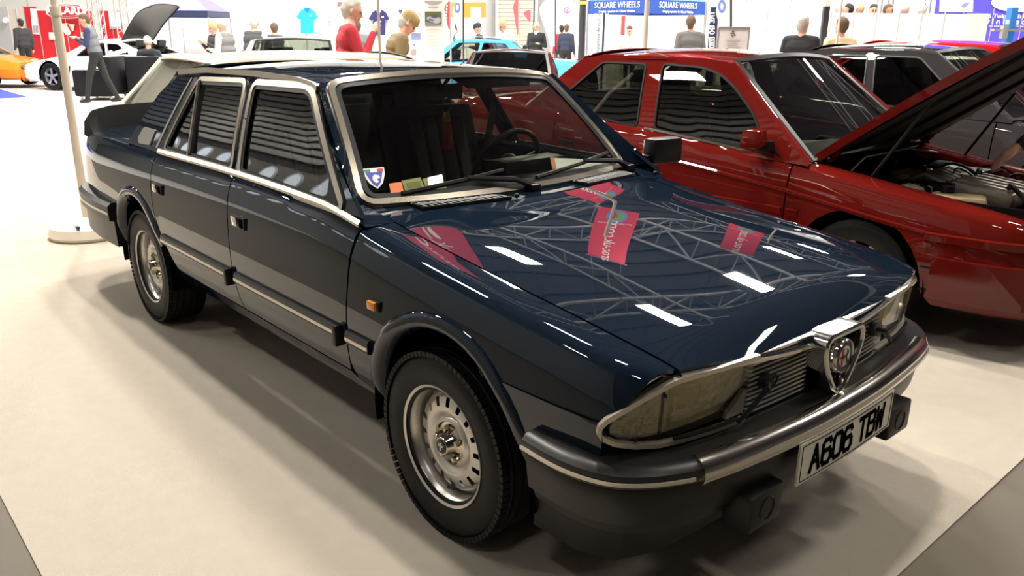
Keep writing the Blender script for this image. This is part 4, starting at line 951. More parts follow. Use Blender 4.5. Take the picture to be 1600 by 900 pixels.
# scuttle strut brace, wipers, paper, sticker
MB().tube([(-.20,-.58,.80),(-.26,-.3,.845),(-.27,.3,.845),(-.20,.58,.80)],.012,8).build('strut_brace',STEEL,bay)
for y0,y1 in((-.05,-.5),(.45,-.02)):
    o=MB().tube([(-.36,y0,.885),(-.42,lin(y0,y1,.5),.94),(-.45,y1,.965)],.007,6).build('windscreen_wiper',BLACK,rc)
MB().box((-.62,-.42,.905),(.22,.30,.003),Matrix.Rotation(-.12,3,'Y')).build('paper_sheet',PAPER,rc)
MB().lathe([(0,0),(.035,0)],(-.80,.10,1.22),'z',16,Matrix.Rotation(.95,3,'Y')).build('round_sticker',mat('sticker_red',(.55,.05,.03),.5),rc)
# ------------------------------------------------------------------ dark grey saloon beyond it
GREY=paint('dark_grey_metallic',(.035,.033,.033),.5,.35)
gc=thing('saloon_car','dark grey saloon parked beyond the red car with open bonnet','car',(-.02,5.62,0))
generic_car(gc,GREY,zr=1.43,glass_m=TGLASS,h=.12,yt=.58,wst=-1.05,wsb=-.35,zb=.96,zh=.90,zd=1.0)
SCAR=paint('bright_red',(.50,.01,.012),.0,.4)
c=thing('hatchback_car','bright red hatchback parked behind the dark grey saloon','car',(-.6,8.5,0)); generic_car(c,SCAR,zr=1.45,h=.2,rsb=-3.1,rst=-2.5,xr=-3.3,glass_m=TGLASS)
SPINK=paint('cherry_red',(.42,.012,.05),.0,.4)
c=thing('coupe_car','cherry red coupe with a small rear wing near the purple banner','car',(2.2,10.6,0)); generic_car(c,SPINK,zr=1.42,h=.2,glass_m=TGLASS)
MB().sweep([(-3.4,-.6,1.10),(-3.42,0,1.13),(-3.4,.6,1.10)],[(-.05,-.01),(.05,-.006),(.05,.006),(-.05,.012)]).build('rear_wing',BLACK,c)
# ------------------------------------------------------------------ cream hatchback across the aisle behind the blue saloon
CREAM=paint('cream_paint',(.78,.66,.52),.0,.4)
c=thing('hatchback_car','cream hatchback with wide rear window parked across behind the blue saloon','car',(-4.95,3.22,0),PI/2)
generic_car(c,CREAM,xf=.75,xr=-3.2,wb=2.4,W=.80,zr=1.33,zb=.86,zd=.90,zh=.85,rst=-2.80,rsb=-3.17,yt=.60,wst=-1.05,h=.15)
obj('rear_glare_sheet',[(-3.12,-.56,.90),(-3.12,.56,.90),(-2.84,.52,1.26),(-2.84,-.52,1.26)],[(0,1,2,3)],mat('glare_pale',(.80,.70,.70),.6),c)  # pale sheet behind the rear glass, standing in for its bright reflection
# ------------------------------------------------------------------ cars farther off
WHT=paint('white_gloss',(.85,.85,.83),.0,.4)
def tow(px,py,d): p=atd(px,py,d); p.z=0; return p
c=thing('saloon_car','white saloon facing the cream hatchback, seen over its roof','car',tow(440,80,12.2),math.radians(-36)); generic_car(c,WHT,zr=1.40,h=.15)
RALB=paint('rally_light_blue',(.10,.38,.72),.0,.4)
c=thing('rally_car','light blue and white rally car with a pale roof','car',tow(645,85,18.6),math.radians(226)); generic_car(c,[RALB][0],zr=1.36,h=.2,W=.80,bump=WHT)
MB().box((-1.6,0,1.40),(.7,.8,.012),None,.004).build('roof_plate',WHT,c)
MAR=paint('maroon_gloss',(.07,.012,.012),.2,.4)
c=thing('sports_car','low maroon sports car between the blue and red saloons','car',tow(790,95,11.9),math.radians(-45)); generic_car(c,MAR,zr=1.24,zb=.84,zd=.86,zh=.78,zn=.6,h=.2,W=.80,doors=(-.5,-1.6),wst=-1.1,rst=-1.9,rsb=-2.6,wins=[[(-.75,.83),(-1.15,1.15),(-1.5,1.15),(-1.62,.86)],[(-1.7,.87),(-1.6,1.14),(-1.9,1.13),(-2.2,.9)]],glass_m=TGLASS)
for k,(px,d,rz,lab) in enumerate([(925,28.6,228,'small red open sports car near the blue gazebo leg'),(985,31.6,228,'red coupe parked under the blue gazebo'),(838,30.6,48,'red roadster beside a dark flag pole')]):
    c=thing('sports_car',lab,'car',tow(px,85,d),math.radians(rz)); generic_car(c,SCAR,zr=1.2,zb=.82,zd=.84,zh=.78,zn=.6,h=.25,W=.78,doors=(-.5,-1.6),wst=-1.1,rst=-1.9,rsb=-2.6,wins=[[(-.75,.81),(-1.15,1.11),(-1.5,1.11),(-1.62,.84)],[(-1.7,.85),(-1.6,1.10),(-1.9,1.09),(-2.2,.88)]])
ORG=paint('orange_gloss',(.75,.22,.02),.0,.4); SIL=paint('silver_grey',(.25,.24,.24),.6,.35)
c=thing('sports_car','orange sports car on blue carpet by the red stand','car',tow(14,112,26.0),math.radians(40)); generic_car(c,ORG,zr=1.2,zb=.82,zd=.84,zh=.80,zn=.62,h=.25,doors=(-.5,-1.6),wst=-1.1,rst=-1.9,rsb=-2.8,wins=[[(-.75,.81),(-1.15,1.11),(-1.5,1.11),(-1.62,.84)],[(-1.7,.85),(-1.6,1.10),(-1.9,1.09),(-2.2,.88)]])
c=thing('sports_car','silver grey sports coupe behind the orange car','car',tow(-120,105,23.4),math.radians(42)); generic_car(c,SIL,zr=1.25,zb=.85,zd=.86,zh=.82,zn=.62,h=.25,doors=(-.5,-1.6),wst=-1.1,rst=-1.9,rsb=-2.8,wins=[[(-.75,.84),(-1.15,1.15),(-1.5,1.15),(-1.62,.87)],[(-1.7,.88),(-1.6,1.14),(-1.9,1.13),(-2.2,.9)]])
c=thing('sports_car','white sports coupe with its tailgate raised','car',tow(122,131,24.4),math.radians(211))
generic_car(c,WHT,xf=.95,xr=-3.4,zr=1.25,zb=.86,zd=.88,zh=.84,zn=.62,R=.34,h=.2,doors=(-.55,-1.7),wst=-1.2,rst=-2.0,rsb=-2.9,wins=[[(-.85,.85),(-1.25,1.15),(-1.6,1.15),(-1.72,.88)],[(-1.8,.89),(-1.7,1.14),(-2.0,1.13),(-2.4,.92)]],glass_m=TGLASS)
for k in range(3): MB().box((-.50-k*.07,.848,.52),(.03,.012,.20),Matrix.Rotation(-.25,3,'Y')).build('side_vent',BLACK,c); 
for k in range(3): MB().box((-.50-k*.07,-.848,.52),(.03,.012,.20),Matrix.Rotation(-.25,3,'Y')).build('side_vent',BLACK,c)
def tg(u,v): t=lin(-1,1,v); return (-2.05-.95*u,t*lin(.55,.66,u)*(1-.25*max(0,u-.7)/.3*abs(t)**4),1.24+.80*math.sin(u*1.35)+.06*(1-t*t))
patch('tailgate',tg,8,10,mat('tailgate_dark',(.03,.03,.03),.4),c,.03)

# ------------------------------------------------------------------ people
SKIN=mat('skin',(.55,.30,.21),.55); HAIRG=mat('hair_grey',(.42,.40,.36),.8); HAIRB=mat('hair_brown',(.10,.06,.035),.8); HAIRK=mat('hair_dark',(.02,.017,.015),.8); HAIRY=mat('hair_blonde',(.50,.36,.16),.8); EYE=mat('eye_dark',(.03,.025,.02),.3); LIP=mat('lips',(.40,.16,.13),.5); SHOE=mat('shoe_black',(.015,.013,.012),.35)
def capsule(mb,p,q,r,s,n=10):
    p=Vector(p); q=Vector(q); d=q-p; L=d.length
    if L<1e-5: mb.ball(p,r,n,6); return
    d/=L; path=[];R=[]
    for t in (-1,-.8,-.5): path.append(p+d*r*t); R.append(max(r*math.sqrt(1-t*t),r*.08))
    for t in (0,.33,.67,1): path.append(p+d*L*t); R.append(lin(r,s,t))
    for t in (.5,.8,1): path.append(q+d*s*t); R.append(max(s*math.sqrt(1-t*t),s*.08))
    mb.tube(path,R,n)
ARMS={'down':((-.03,.06,-.29),(.05,.07,-.54)),'face':((.12,.07,-.27),(.24,-.10,.02)),'front':((.02,.08,-.28),(.26,-.02,-.22)),'back':((-.10,.08,-.27),(-.16,-.10,-.46)),'fold':((.06,.09,-.27),(.22,-.16,-.24)),'reach':((.16,.06,-.25),(.38,.02,-.40)),'pocket':((-.06,.10,-.28),(.06,.06,-.50)),'phone':((.05,.08,-.27),(.26,-.06,-.12))}
def hand(B,w,d,side,mt):
    """palm and five bent fingers; w wrist, d direction, side +1 left hand"""
    d=d.normalized(); h=Vector((0,0,1)) if abs(d.z)<.85 else Vector((1,0,0)); a=d.cross(h).normalized(); n_=a.cross(d); 
    B.append((w+d*.02,.026,w+d*.075,.030,mt)); B.append((w+d*.05+a*.018,.018,w+d*.085+a*.024,.016,mt)); B.append((w+d*.05-a*.018,.018,w+d*.085-a*.024,.016,mt))
    for k,L in((-1.5,.062),(-.5,.078),(.5,.084),(1.5,.074)):
        b=w+d*.095+a*k*.019; m_=b+d*L*.5-n_*.006; e=m_+d*L*.42-n_*L*.30; B.append((b,.0095,m_,.009,mt)); B.append((m_,.009,e,.0078,mt))
    b=w+d*.035+a*side*.026; m_=b+d*.032+a*side*.022; B.append((b,.013,m_,.0105,mt)); B.append((m_,.0105,m_+d*.032-n_*.006,.0085,mt))
def person(label,loc,rz,top,legs,hair=HAIRB,h=1.75,lean=0,hl=(0,0),arms=('down','down'),stride=0,voxel=.016,sleeve=None,collar=None,vest=None,cap=None,sit=False,bulk=1.0,group=None,joints=None):
    B=[]; lm=Matrix.Rotation(math.radians(lean),3,'Y'); pel=Vector((0,0,.95)); up=lambda v: pel+lm@(Vector(v)-pel); bk=bulk; sv=sleeve or top
    B+= [(Vector((0,-.07,.95)),.125*bk,Vector((0,.07,.95)),.125*bk,legs)]
    tr=vest or top
    B+= [(up((0,-.06,1.02)),.125*bk,up((0,.06,1.02)),.125*bk,tr),(up((.0,-.08,1.16)),.120*bk,up((.0,.08,1.16)),.120*bk,tr),(up((.0,-.10,1.32)),.115*bk,up((0,.10,1.32)),.115*bk,tr),(up((-.01,-.14,1.41)),.072,up((-.01,.14,1.41)),.072,tr)]
    nk=up((0,0,1.46)); yaw,pit=hl; hm=lm@Matrix.Rotation(math.radians(yaw),3,'Z')@Matrix.Rotation(math.radians(pit),3,'Y'); hc=up((.015,0,1.55)); H=lambda v: hc+hm@Vector(v)
    B+= [(nk,.058,hc,.054,SKIN)]
    if collar: B.append((nk,.066,up((.005,0,1.495)),.062,collar))
    B+= [(H((-.015,0,.09)),.082,H((.012,0,.085)),.076,SKIN),(H((.02,0,.03)),.062,H((.045,0,.0)),.046,SKIN),(H((.06,0,-.025)),.030,H((.07,0,-.03)),.022,SKIN),
         (H((.088,0,.07)),.012,H((.104,0,.035)),.014,SKIN),(H((.070,-.03,.085)),.017,H((.070,.03,.085)),.017,SKIN),(H((.084,-.018,.003)),.009,H((.084,.018,.003)),.009,LIP),
         (H((-.005,-.080,.06)),.014,H((-.012,-.086,.035)),.012,SKIN),(H((-.005,.080,.06)),.014,H((-.012,.086,.035)),.012,SKIN)]
    for s in(-1,1): B.append((H((.077,s*.030,.066)),.011,H((.079,s*.030,.066)),.010,EYE))
    if hair: B+= [(H((-.035,0,.105)),.084,H((-.005,0,.125)),.079,hair),(H((-.055,0,.06)),.072,H((-.045,0,.02)),.058,hair),(H((-.02,-.066,.10)),.026,H((-.02,.066,.10)),.026,hair)]
    if cap: B+= [(H((-.03,0,.135)),.088,H((.03,0,.130)),.080,cap),(H((.05,-.045,.122)),.022,H((.05,.045,.122)),.022,cap),(H((.10,-.04,.105)),.014,H((.10,.04,.105)),.014,cap)]
    J=joints or {}
    for i,s in((0,-1),(1,1)):
        sh=up((-.01,s*.185,1.405)); e_,w_=ARMS[arms[i]]; el=sh+lm@Vector((e_[0],s*e_[1],e_[2])); wr=sh+lm@Vector((w_[0],s*w_[1],w_[2]))
        if ('e',i) in J: el=Vector(J[('e',i)])
        if ('w',i) in J: wr=Vector(J[('w',i)])
        B+= [(sh,.068*bk,el,.050,sv)]+([(el,.049,el.lerp(wr,.30),.046,sv),(el.lerp(wr,.30),.047,el.lerp(wr,.5),.043,J['band']),(el.lerp(wr,.5),.043,el.lerp(wr,.72),.042,sv),(el.lerp(wr,.72),.041,wr.lerp(el,.06),.036,FABRIC)] if 'band' in J else [(el,.049,wr.lerp(el,.06),.036,sv)])+[(wr.lerp(el,.08),.031,wr,.027,SKIN)]; hand(B,wr,(wr-el),-s,SKIN)
        st=s*stride
        if sit: kn=Vector((.42,s*.12,.50)); an=Vector((.42,s*.12,.09)); hp_=Vector((0,s*.10,.50))
        else: hp_=Vector((0,s*.085,.92)); kn=Vector((st*.5+.02,s*.10,.50)); an=Vector((st-.02,s*.11,.09))
        B+= [(hp_,.092*bk,kn,.065,legs),(kn,.064,an,.048,legs),(an+Vector((-.03,0,-.03)),.046,an+Vector((.12,s*.015,-.05)),.036,SHOE)]
    if sit: B=[(a-Vector((0,0,.42)) if m is not legs and m is not SHOE else a,r,b-Vector((0,0,.42)) if m is not legs and m is not SHOE else b,s_,m) for a,r,b,s_,m in B]
    mb=MB()
    for a,r,b,s_,m in B: capsule(mb,a,b,r,s_)
    me=bpy.data.meshes.new('person'); me.from_pydata(mb.v,[],mb.f); o=bpy.data.objects.new('person',me); COL.objects.link(o)
    md=o.modifiers.new('r','REMESH'); md.mode='VOXEL'; md.voxel_size=voxel; md.use_smooth_shade=True
    dg=bpy.context.evaluated_depsgraph_get(); m2=bpy.data.meshes.new_from_object(o.evaluated_get(dg)); o.modifiers.clear(); o.data=m2; bpy.data.meshes.remove(me)
    bm=bmesh.new(); bm.from_mesh(m2); 
    for _ in range(2): bmesh.ops.smooth_vert(bm,verts=bm.verts,factor=.5,use_axis_x=True,use_axis_y=True,use_axis_z=True)
    bm.to_mesh(m2); bm.free()
    ms=[]; 
    for b in B:
        if b[4] not in ms: ms.append(b[4])
    m2.materials.clear(); [m2.materials.append(m) for m in ms]
    n=len(m2.polygons); C_=np.zeros(n*3); m2.polygons.foreach_get('center',C_); C_=C_.reshape(-1,3); best=np.full(n,1e9); idx=np.zeros(n,int)
    for a,r,b,s_,m in B:
        a=np.array(a); d=np.array(b)-a; L=max(d@d,1e-9); t=np.clip(((C_-a)@d)/L,0,1); ds=np.linalg.norm(C_-(a+t[:,None]*d),axis=1)-(r+(s_-r)*t)
        if m in (EYE,LIP): ds-=.006
        if m is cap: ds-=.012
        q=ds<best; best[q]=ds[q]; idx[q]=ms.index(m)
    m2.polygons.foreach_set('material_index',idx.astype(np.int32)); m2.polygons.foreach_set('use_smooth',[True]*n); m2.update()
    k=h/1.74; o.scale=(k,k,k); o.location=loc; o.rotation_euler=(0,0,rz); tag(o,label,'person',group); return o
def face_to(px,py,d,towards): # position on the floor at a pixel bearing and a distance
    p=atd(px,py,d); p.z=0; return p
FL=lambda px,d: tow(px,60,d)
TW=lambda n,c: mat('cloth_'+n,c,.85,bump=(120,.15))
# bearings: YAW is the view direction; right in the picture is YAW-90
V=YAW
person('grey-haired man in a red jacket raising a hand to his chin',FL(538,9.3),V-1.2,TW('redj',(.36,.012,.022)),TW('navy',(.02,.025,.05)),HAIRG,1.86,6,(-10,12),('face','down'),voxel=.010,collar=TW('pink',(.6,.45,.42)),vest=None)
person('man in a flat tan cap and olive jacket bending forward',FL(604,10.2),V-1.2,TW('olive',(.17,.12,.05)),TW('brown',(.06,.045,.03)),HAIRG,1.78,20,(-8,18),('front','front'),voxel=.010,cap=TW('tan',(.28,.19,.08)),bulk=1.08)
person('man in navy shirt and grey waistcoat standing in front of the white sports coupe',FL(146,19.6),V+1.75,TW('navyshirt',(.02,.03,.08)),TW('black',(.012,.012,.012)),HAIRB,1.80,8,(0,15),('phone','phone'),stride=.26,voxel=.014,vest=TW('greyvest',(.12,.13,.15)))
person('man in a mid grey suit seen from behind under the blue gazebo',FL(1078,15.5),V+.1,TW('suit',(.13,.125,.12)),TW('suit',(.13,.125,.12)),HAIRB,1.82,0,(-20,0),('front','down'),voxel=.014)
person('man in a black jacket looking away beside a white wall',FL(1252,12.6),V-.6,TW('black2',(.012,.013,.016)),TW('black',(.012,.012,.012)),HAIRG,1.77,0,(-15,0),('down','down'),voxel=.012,bulk=1.05)
person('man in a pale yellow shirt seen from behind',FL(1313,13.2),V+.2,TW('yellow',(.72,.64,.38)),TW('beige',(.4,.33,.22)),HAIRB,1.76,0,(10,0),('down','down'),voxel=.014)
person('man in white shirt and dark grey waistcoat seen from behind by the white saloon',FL(395,17.2),V,TW('white',(.75,.75,.75)),TW('black',(.012,.012,.012)),HAIRG,1.75,12,(10,10),('front','front'),voxel=.014,vest=TW('dvest',(.06,.06,.065)))
person('man in white shirt and grey waistcoat standing sideways',FL(354,17.0),V+1.2,TW('white',(.75,.75,.75)),TW('black',(.012,.012,.012)),HAIRG,1.70,5,(0,10),('down','front'),voxel=.014,vest=TW('gvest',(.16,.16,.16)))
person('person in a dark waistcoat half hidden behind others',FL(430,17.8),V+.3,TW('white',(.75,.75,.75)),TW('black',(.012,.012,.012)),HAIRB,1.66,10,(0,10),('down','down'),voxel=.018,vest=TW('dvest',(.06,.06,.065)))
person('blonde woman reading a leaflet in dark clothes',FL(336,18.6),V+2.4,TW('dark',(.03,.03,.035)),TW('black',(.012,.012,.012)),HAIRY,1.66,0,(0,15),('phone','phone'),voxel=.016)
person('small figure in a grey jacket beyond the man in red',FL(559,17.6),V+.2,TW('grey',(.16,.17,.19)),TW('black',(.012,.012,.012)),HAIRB,1.70,0,(0,0),('down','down'),voxel=.018)
person('fair-haired man in a pale blue shirt looking at his phone',FL(789,20),V+2.3,TW('pblue',(.45,.52,.75)),TW('navy',(.02,.025,.05)),HAIRY,1.78,4,(0,20),('phone','phone'),voxel=.016)
person('man in a dark waistcoat leaning towards a man in a cap',FL(712,20.6),V-1.4,TW('white',(.75,.75,.75)),TW('black',(.012,.012,.012)),HAIRB,1.75,6,(0,10),('front','down'),voxel=.016,vest=TW('dvest',(.06,.06,.065)))
person('man in a dark flat cap and dark jacket',FL(750,21.4),V+1.4,TW('dark',(.03,.03,.035)),TW('black',(.012,.012,.012)),HAIRG,1.70,4,(0,5),('front','front'),voxel=.016,cap=TW('dcap',(.03,.03,.03)))
person('man in a black jacket and jeans walking between red cars',FL(838,23),V+2.8,TW('black2',(.012,.013,.016)),TW('jeans',(.05,.08,.18)),HAIRG,1.76,0,(0,0),('down','front'),stride=.2,voxel=.018,collar=TW('white',(.75,.75,.75)))
person('person in a red top by the pale marquee',FL(877,27),V+.4,TW('red',(.55,.02,.03)),TW('black',(.012,.012,.012)),HAIRK,1.72,0,(0,0),('down','down'),voxel=.02)
person('person in a dark blue top by the pale marquee',FL(885,26),V-.4,TW('dnavy',(.02,.03,.06)),TW('black',(.012,.012,.012)),HAIRB,1.74,0,(0,0),('down','down'),voxel=.02)
person('woman in white under the gazebo behind a red car',FL(985,24),V+2.6,TW('white',(.75,.75,.75)),TW('black',(.012,.012,.012)),HAIRB,1.7,5,(0,15),('front','front'),voxel=.018)
person('person in black under the gazebo bending over',FL(961,25),V+2,TW('black2',(.012,.013,.016)),TW('black',(.012,.012,.012)),HAIRK,1.55,15,(0,15),('front','front'),voxel=.018)
person('man in dark clothes standing at the red stand',FL(36,29),V+1,TW('dark',(.03,.03,.035)),TW('black',(.012,.012,.012)),HAIRK,1.75,0,(0,0),('down','down'),voxel=.02)
person('seated person in a white cap and dark coat by the black armchairs',FL(230,20.7),V+.2,TW('coat',(.03,.035,.045)),TW('black',(.012,.012,.012)),None,1.75,0,(0,0),('fold','fold'),voxel=.014,cap=TW('whitecap',(.72,.72,.70)),sit=True)
person('hatless person in dark clothes by the purple gazebo',FL(226,27),V+2,TW('dark',(.03,.03,.035)),TW('black',(.012,.012,.012)),HAIRB,1.7,0,(0,0),('down','down'),voxel=.02)
# visitor reaching into the engine bay of the red saloon
vp=Vector((1.20,3.05,0)); PKJ=TW('pink2',(.65,.03,.10)); GRJ=TW('greyknit',(.30,.28,.28))
def loc(v): # world to that visitor's own frame (faces -x)
    d=Vector(v)-vp; return (-d.x,-d.y,d.z)
ap_=person('visitor in a pink and grey striped jumper reaching into the engine bay',vp,PI,PKJ,TW('jeans',(.05,.08,.18)),HAIRB,1.74,26,(0,25),('down','reach'),voxel=.009,sleeve=PKJ,joints={('w',1):loc((.36,2.74,.97)),('e',1):loc((.545,2.95,1.20)),'band':GRJ})

# ------------------------------------------------------------------ stands, banners and flags around the hall
FH=Vector((math.cos(YAW),math.sin(YAW),0)); RH=Vector((math.sin(YAW),-math.cos(YAW),0)); FACE=Matrix((RH,Vector((0,0,1)),-FH)).transposed()
def dp(px,py,d):
    """point on the upright plane at depth d that a pixel sees"""
    v=ray(px,py); return CAM+v*(d/v.dot(FH))
PWH=mat('panel_white',(.86,.86,.85),.6); PGR=mat('panel_grey',(.42,.42,.43),.6); ALP=mat('alu_post',(.55,.55,.56),.35,.8); PBE=mat('panel_beige',(.55,.50,.44),.7)
PRED=mat('stand_red',(.55,.012,.02),.5); PORG=mat('stand_orange',(.80,.22,.03),.5); PBL=mat('gazebo_blue',(.02,.07,.33),.6); PNV=mat('banner_navy',(.015,.025,.08),.5); PPU=mat('banner_violet',(.10,.08,.62),.5); PLV=mat('gazebo_lilac',(.22,.2,.55),.6); DPOLE=mat('dark_pole',(.03,.03,.032),.5)
def board(root,name,a,b,z0,z1,d,m,t=.05):
    """upright slab between pixel columns a and b at depth d, from height z0 to z1; part of root (root at world origin of the slab)"""
    p=dp(a,48,d); q=dp(b,48,d); c=(p+q)/2; c.z=(z0+z1)/2; o=MB().box((0,0,0),((q-p).length,t,z1-z0)).build(name,m,root); o.matrix_parent_inverse=Matrix(); 
    M=Matrix.Translation(c)@Matrix((RH,FH,Vector((0,0,1)))).transposed().to_4x4(); o.matrix_local=(root.matrix_basis.inverted()@M) if root else M
    return o
def zat(px,py,d): return dp(px,py,d).z
def stand(name,label,cat,px,d,group=None): p=dp(px,48,d); p.z=0; return thing(name,label,cat,p,0,group)
def sign(root,s,px,py,d,size,m,name='lettering',rot=0,sx=1,bold=.0,ext=.002,spacing=1):
    p=dp(px,py,d); R=FACE@Matrix.Rotation(rot,3,'Z'); o=text(name,s,size,m,(0,0,0),(0,0,0),root,ext,'CENTER',sx,bold,spacing)
    o.matrix_local=root.matrix_basis.inverted()@(Matrix.Translation(p)@R.to_4x4()@Matrix.Diagonal((sx,1,1,1))); return o
def flat(root,name,pts,d,m,t=.012):
    """thin shape cut to a pixel outline on the plane at depth d"""
    P=[dp(x,y,d) for x,y in pts]; n=len(P); inv=root.matrix_basis.inverted(); v=[inv@p for p in P]+[inv@(p+FH*t) for p in P]
    f=[tuple(range(n)),tuple(range(n,2*n))[::-1]]+[(i,n+i,n+(i+1)%n,(i+1)%n) for i in range(n)]
    return obj(name,v,f,m,root,False)
def pole(root,name,px,d,z0,z1,r,m):
    p=dp(px,48,d); q=root.matrix_basis.inverted(); a=Vector((p.x,p.y,z0)); b=Vector((p.x,p.y,z1)); return MB().tube([q@a,q@b],r,8).build(name,m,root)
def wall_run(label,a,b,z1,d,m,n,cat='stand wall',post=True):
    t=stand('exhibition_wall',label,cat,(a+b)/2,d)
    for i in range(n):
        x0=lin(a,b,i/n); x1=lin(a,b,(i+1)/n); board(t,'panel',x0,x1-.15*(b-a)/n*.05,0,z1,d,m)
        if post: pole(t,'post',x0,d-.03,0,z1+.03,.011,PGR)
    return t
# white wall with hanging shirts
ww=wall_run('white exhibition wall hung with polo shirts',405,662,3.3,21,PWH,7)
def shirt(label,a,b,y0,y1,d,m,collar):
    t=stand('polo_shirt',label,'shirt',(a+b)/2,d); w=b-a; h=y1-y0; X=lambda u:a+w*u; Y=lambda v:y0+h*v
    flat(t,'body',[(X(.38),Y(.0)),(X(.62),Y(0)),(X(.82),Y(.10)),(X(1.0),Y(.36)),(X(.86),Y(.44)),(X(.80),Y(.34)),(X(.80),Y(1)),(X(.20),Y(1)),(X(.20),Y(.34)),(X(.14),Y(.44)),(X(0),Y(.36)),(X(.18),Y(.10))],d,m,.06)
    flat(t,'collar',[(X(.38),Y(-.02)),(X(.62),Y(-.02)),(X(.60),Y(.08)),(X(.5),Y(.16)),(X(.40),Y(.08))],d-.01,collar,.02); flat(t,'chest_logo',[(X(.62),Y(.26)),(X(.74),Y(.26)),(X(.74),Y(.32)),(X(.62),Y(.32))],d-.006,PWH,.006)
    p=dp((a+b)/2,y0-1,d); MB().tube([t.matrix_basis.inverted()@p,t.matrix_basis.inverted()@(p+Vector((0,0,.10))+FH*.05)],.006,5).build('hanger_hook',ALP,t)
shirt('turquoise polo shirt hung on the white wall',463,496,13,52,20.85,TW('turq',(.02,.38,.75)),TW('turqd',(.01,.2,.45))); shirt('navy polo shirt with white collar hung on the white wall',576,608,15,55,20.85,TW('navypolo',(.035,.03,.13)),PWH); shirt('pale grey polo shirt hung on the white wall',614,637,16,52,20.85,TW('pgrey',(.5,.55,.6)),TW('dk',(.1,.1,.12)))
shirt('white and red printed shirt hung on the white wall',503,525,12,32,20.85,TW('wred',(.72,.55,.53)),PWH)
for k,(a,b,y0,y1,c) in enumerate([(527,536,3,10,(.25,.16,.12)),(556,562,9,19,(.06,.05,.05))]):
    t=stand('framed_print',['small brown framed print on the white wall','small dark framed print on the white wall'][k],'picture',(a+b)/2,20.9); flat(t,'print',[(a,y0),(b,y0),(b,y1),(a,y1)],20.9,mat('print%d'%k,c,.6),.02)
# tall white display board with prints, and one with a photograph of a silver car
t=stand('display_board','tall white board pinned with small blue and grey prints','display board',650,15); board(t,'panel',637,663,0,zat(650,0,15)+.4,15,PWH)
for k,(a,b,y0,y1,c) in enumerate([(640,657,19,36,(.55,.55,.57)),(643,657,52,62,(.25,.28,.5)),(642,650,77,86,(.45,.33,.30)),(652,658,72,77,(.5,.5,.55)),(645,649,69,71,(.15,.17,.6))]): flat(t,'print',[(a,y0),(b,y0),(b,y1),(a,y1)],14.96,mat('bprint%d'%k,c,.6,noise=(9,.5,5)),.01)
t=stand('pull_up_banner','white pull-up banner showing a silver coupe photograph','banner',678,14.4); board(t,'sheet',664,693.5,0,zat(678,0,14.4)+.5,14.4,mat('sheet_cream',(.86,.85,.80),.6),.02); board(t,'foot',662,695,0,.08,14.4,ALP,.22)
flat(t,'photograph',[(663.5,18.2),(690,18.2),(690,40.3),(664,40.3)],14.38,mat('photo_green',(.12,.13,.05),.6,noise=(4,.6,5)),.006)
flat(t,'photo_road',[(664,34),(690,37),(690,40.3),(664,40.3)],14.374,mat('photo_road',(.25,.22,.2),.6),.004)
flat(t,'photo_car_body',[(667,27),(674,25),(684,26),(689,30),(688,35),(682,37),(671,33),(667,30)],14.37,mat('photo_silver',(.42,.42,.5),.6),.004)
flat(t,'photo_car_window',[(672,26),(677,23.5),(683,24.5),(685,27),(678,28)],14.366,mat('photo_glass',(.08,.08,.09),.6),.003)
flat(t,'photo_car_grille',[(670,29),(677,31),(677,33),(670,31)],14.366,mat('photo_glass'),.003)
bl=[(664+13+15*math.cos(a),0+7.5*math.sin(a)) for a in np.linspace(.15,PI-.15,14)]
flat(t,'badge',bl,14.37,mat('badge_grey',(.38,.35,.33),.6),.006); flat(t,'caption_line',[(669,10.4),(684,10.4),(684,11.6),(669,11.6)],14.37,mat('ink_brown',(.35,.28,.22),.7),.004)
for k in range(6): flat(t,'text_line',[(667,46+k*5),(687-(k%3)*3,46+k*5),(687-(k%3)*3,46.7+k*5),(667,46.7+k*5)],14.38,mat('ink_pale',(.70,.69,.66),.7),.004)
# feather flags
def feather(label,px,w,ytop,ybot,d,m,edge,logo=None,inner=None,lean=0):
    t=stand('feather_flag',label,'flag',px+w*.5,d); n=12; L=[];R=[]
    for i in range(n+1):
        u=i/n; y=lin(ytop,ybot,u); wd=w*(math.sin(min(1,u*3.2+.08)*PI/2))*(1-.75*max(0,u-.35)/.65); L.append((px+w-wd+lean*u,y)); R.append((px+w+lean*u*.4,y))
    flat(t,'cloth',L+R[::-1],d,m,.01)
    q=t.matrix_basis.inverted(); P=[q@(dp(x,y,d)+RH*.012) for x,y in R]; b=dp(R[-1][0]+.5,48,d); b.z=.05; MB().tube([q@dp(L[0][0]+w*.1,ytop-.5,d)]+P+[q@b],.018,6).build('pole',edge,t)
    MB().box(tuple(q@Vector((b.x,b.y,.03))),(.4,.4,.05),None,.01).build('foot',DPOLE,t)
    if logo: c=[(logo[0]+logo[2]*math.cos(a),logo[1]+logo[3]*math.sin(a)) for a in np.linspace(0,2*PI,20)[:-1]]; flat(t,'logo',c,d-.006,logo[4],.006); flat(t,'logo_mark',[(x*.45+logo[0]*.55,y*.55+logo[1]*.45) for x,y in c[::3]],d-.012,PWH,.006)
    return t
BLOGO=mat('logo_blue',(.16,.2,.55),.6); BLOGO2=mat('logo_pale_blue',(.20,.30,.75),.6)
f1=feather('red feather flag with white vertical lettering',694,9,1,46,16.5,mat('flag_red',(.70,.05,.06),.6),ALP)
for k in range(7): flat(f1,'letter',[(697.5-k*.35,8+k*4.6),(699.5-k*.35,8+k*4.6),(699.2-k*.35,10.8+k*4.6),(697.2-k*.35,10.8+k*4.6)],16.49,PWH,.004)
feather('white feather flag with dark edge and blue round logo beside the orange stand',707,16,-2,60,16.2,PWH,DPOLE,(714.5,12,5,8.5,BLOGO))
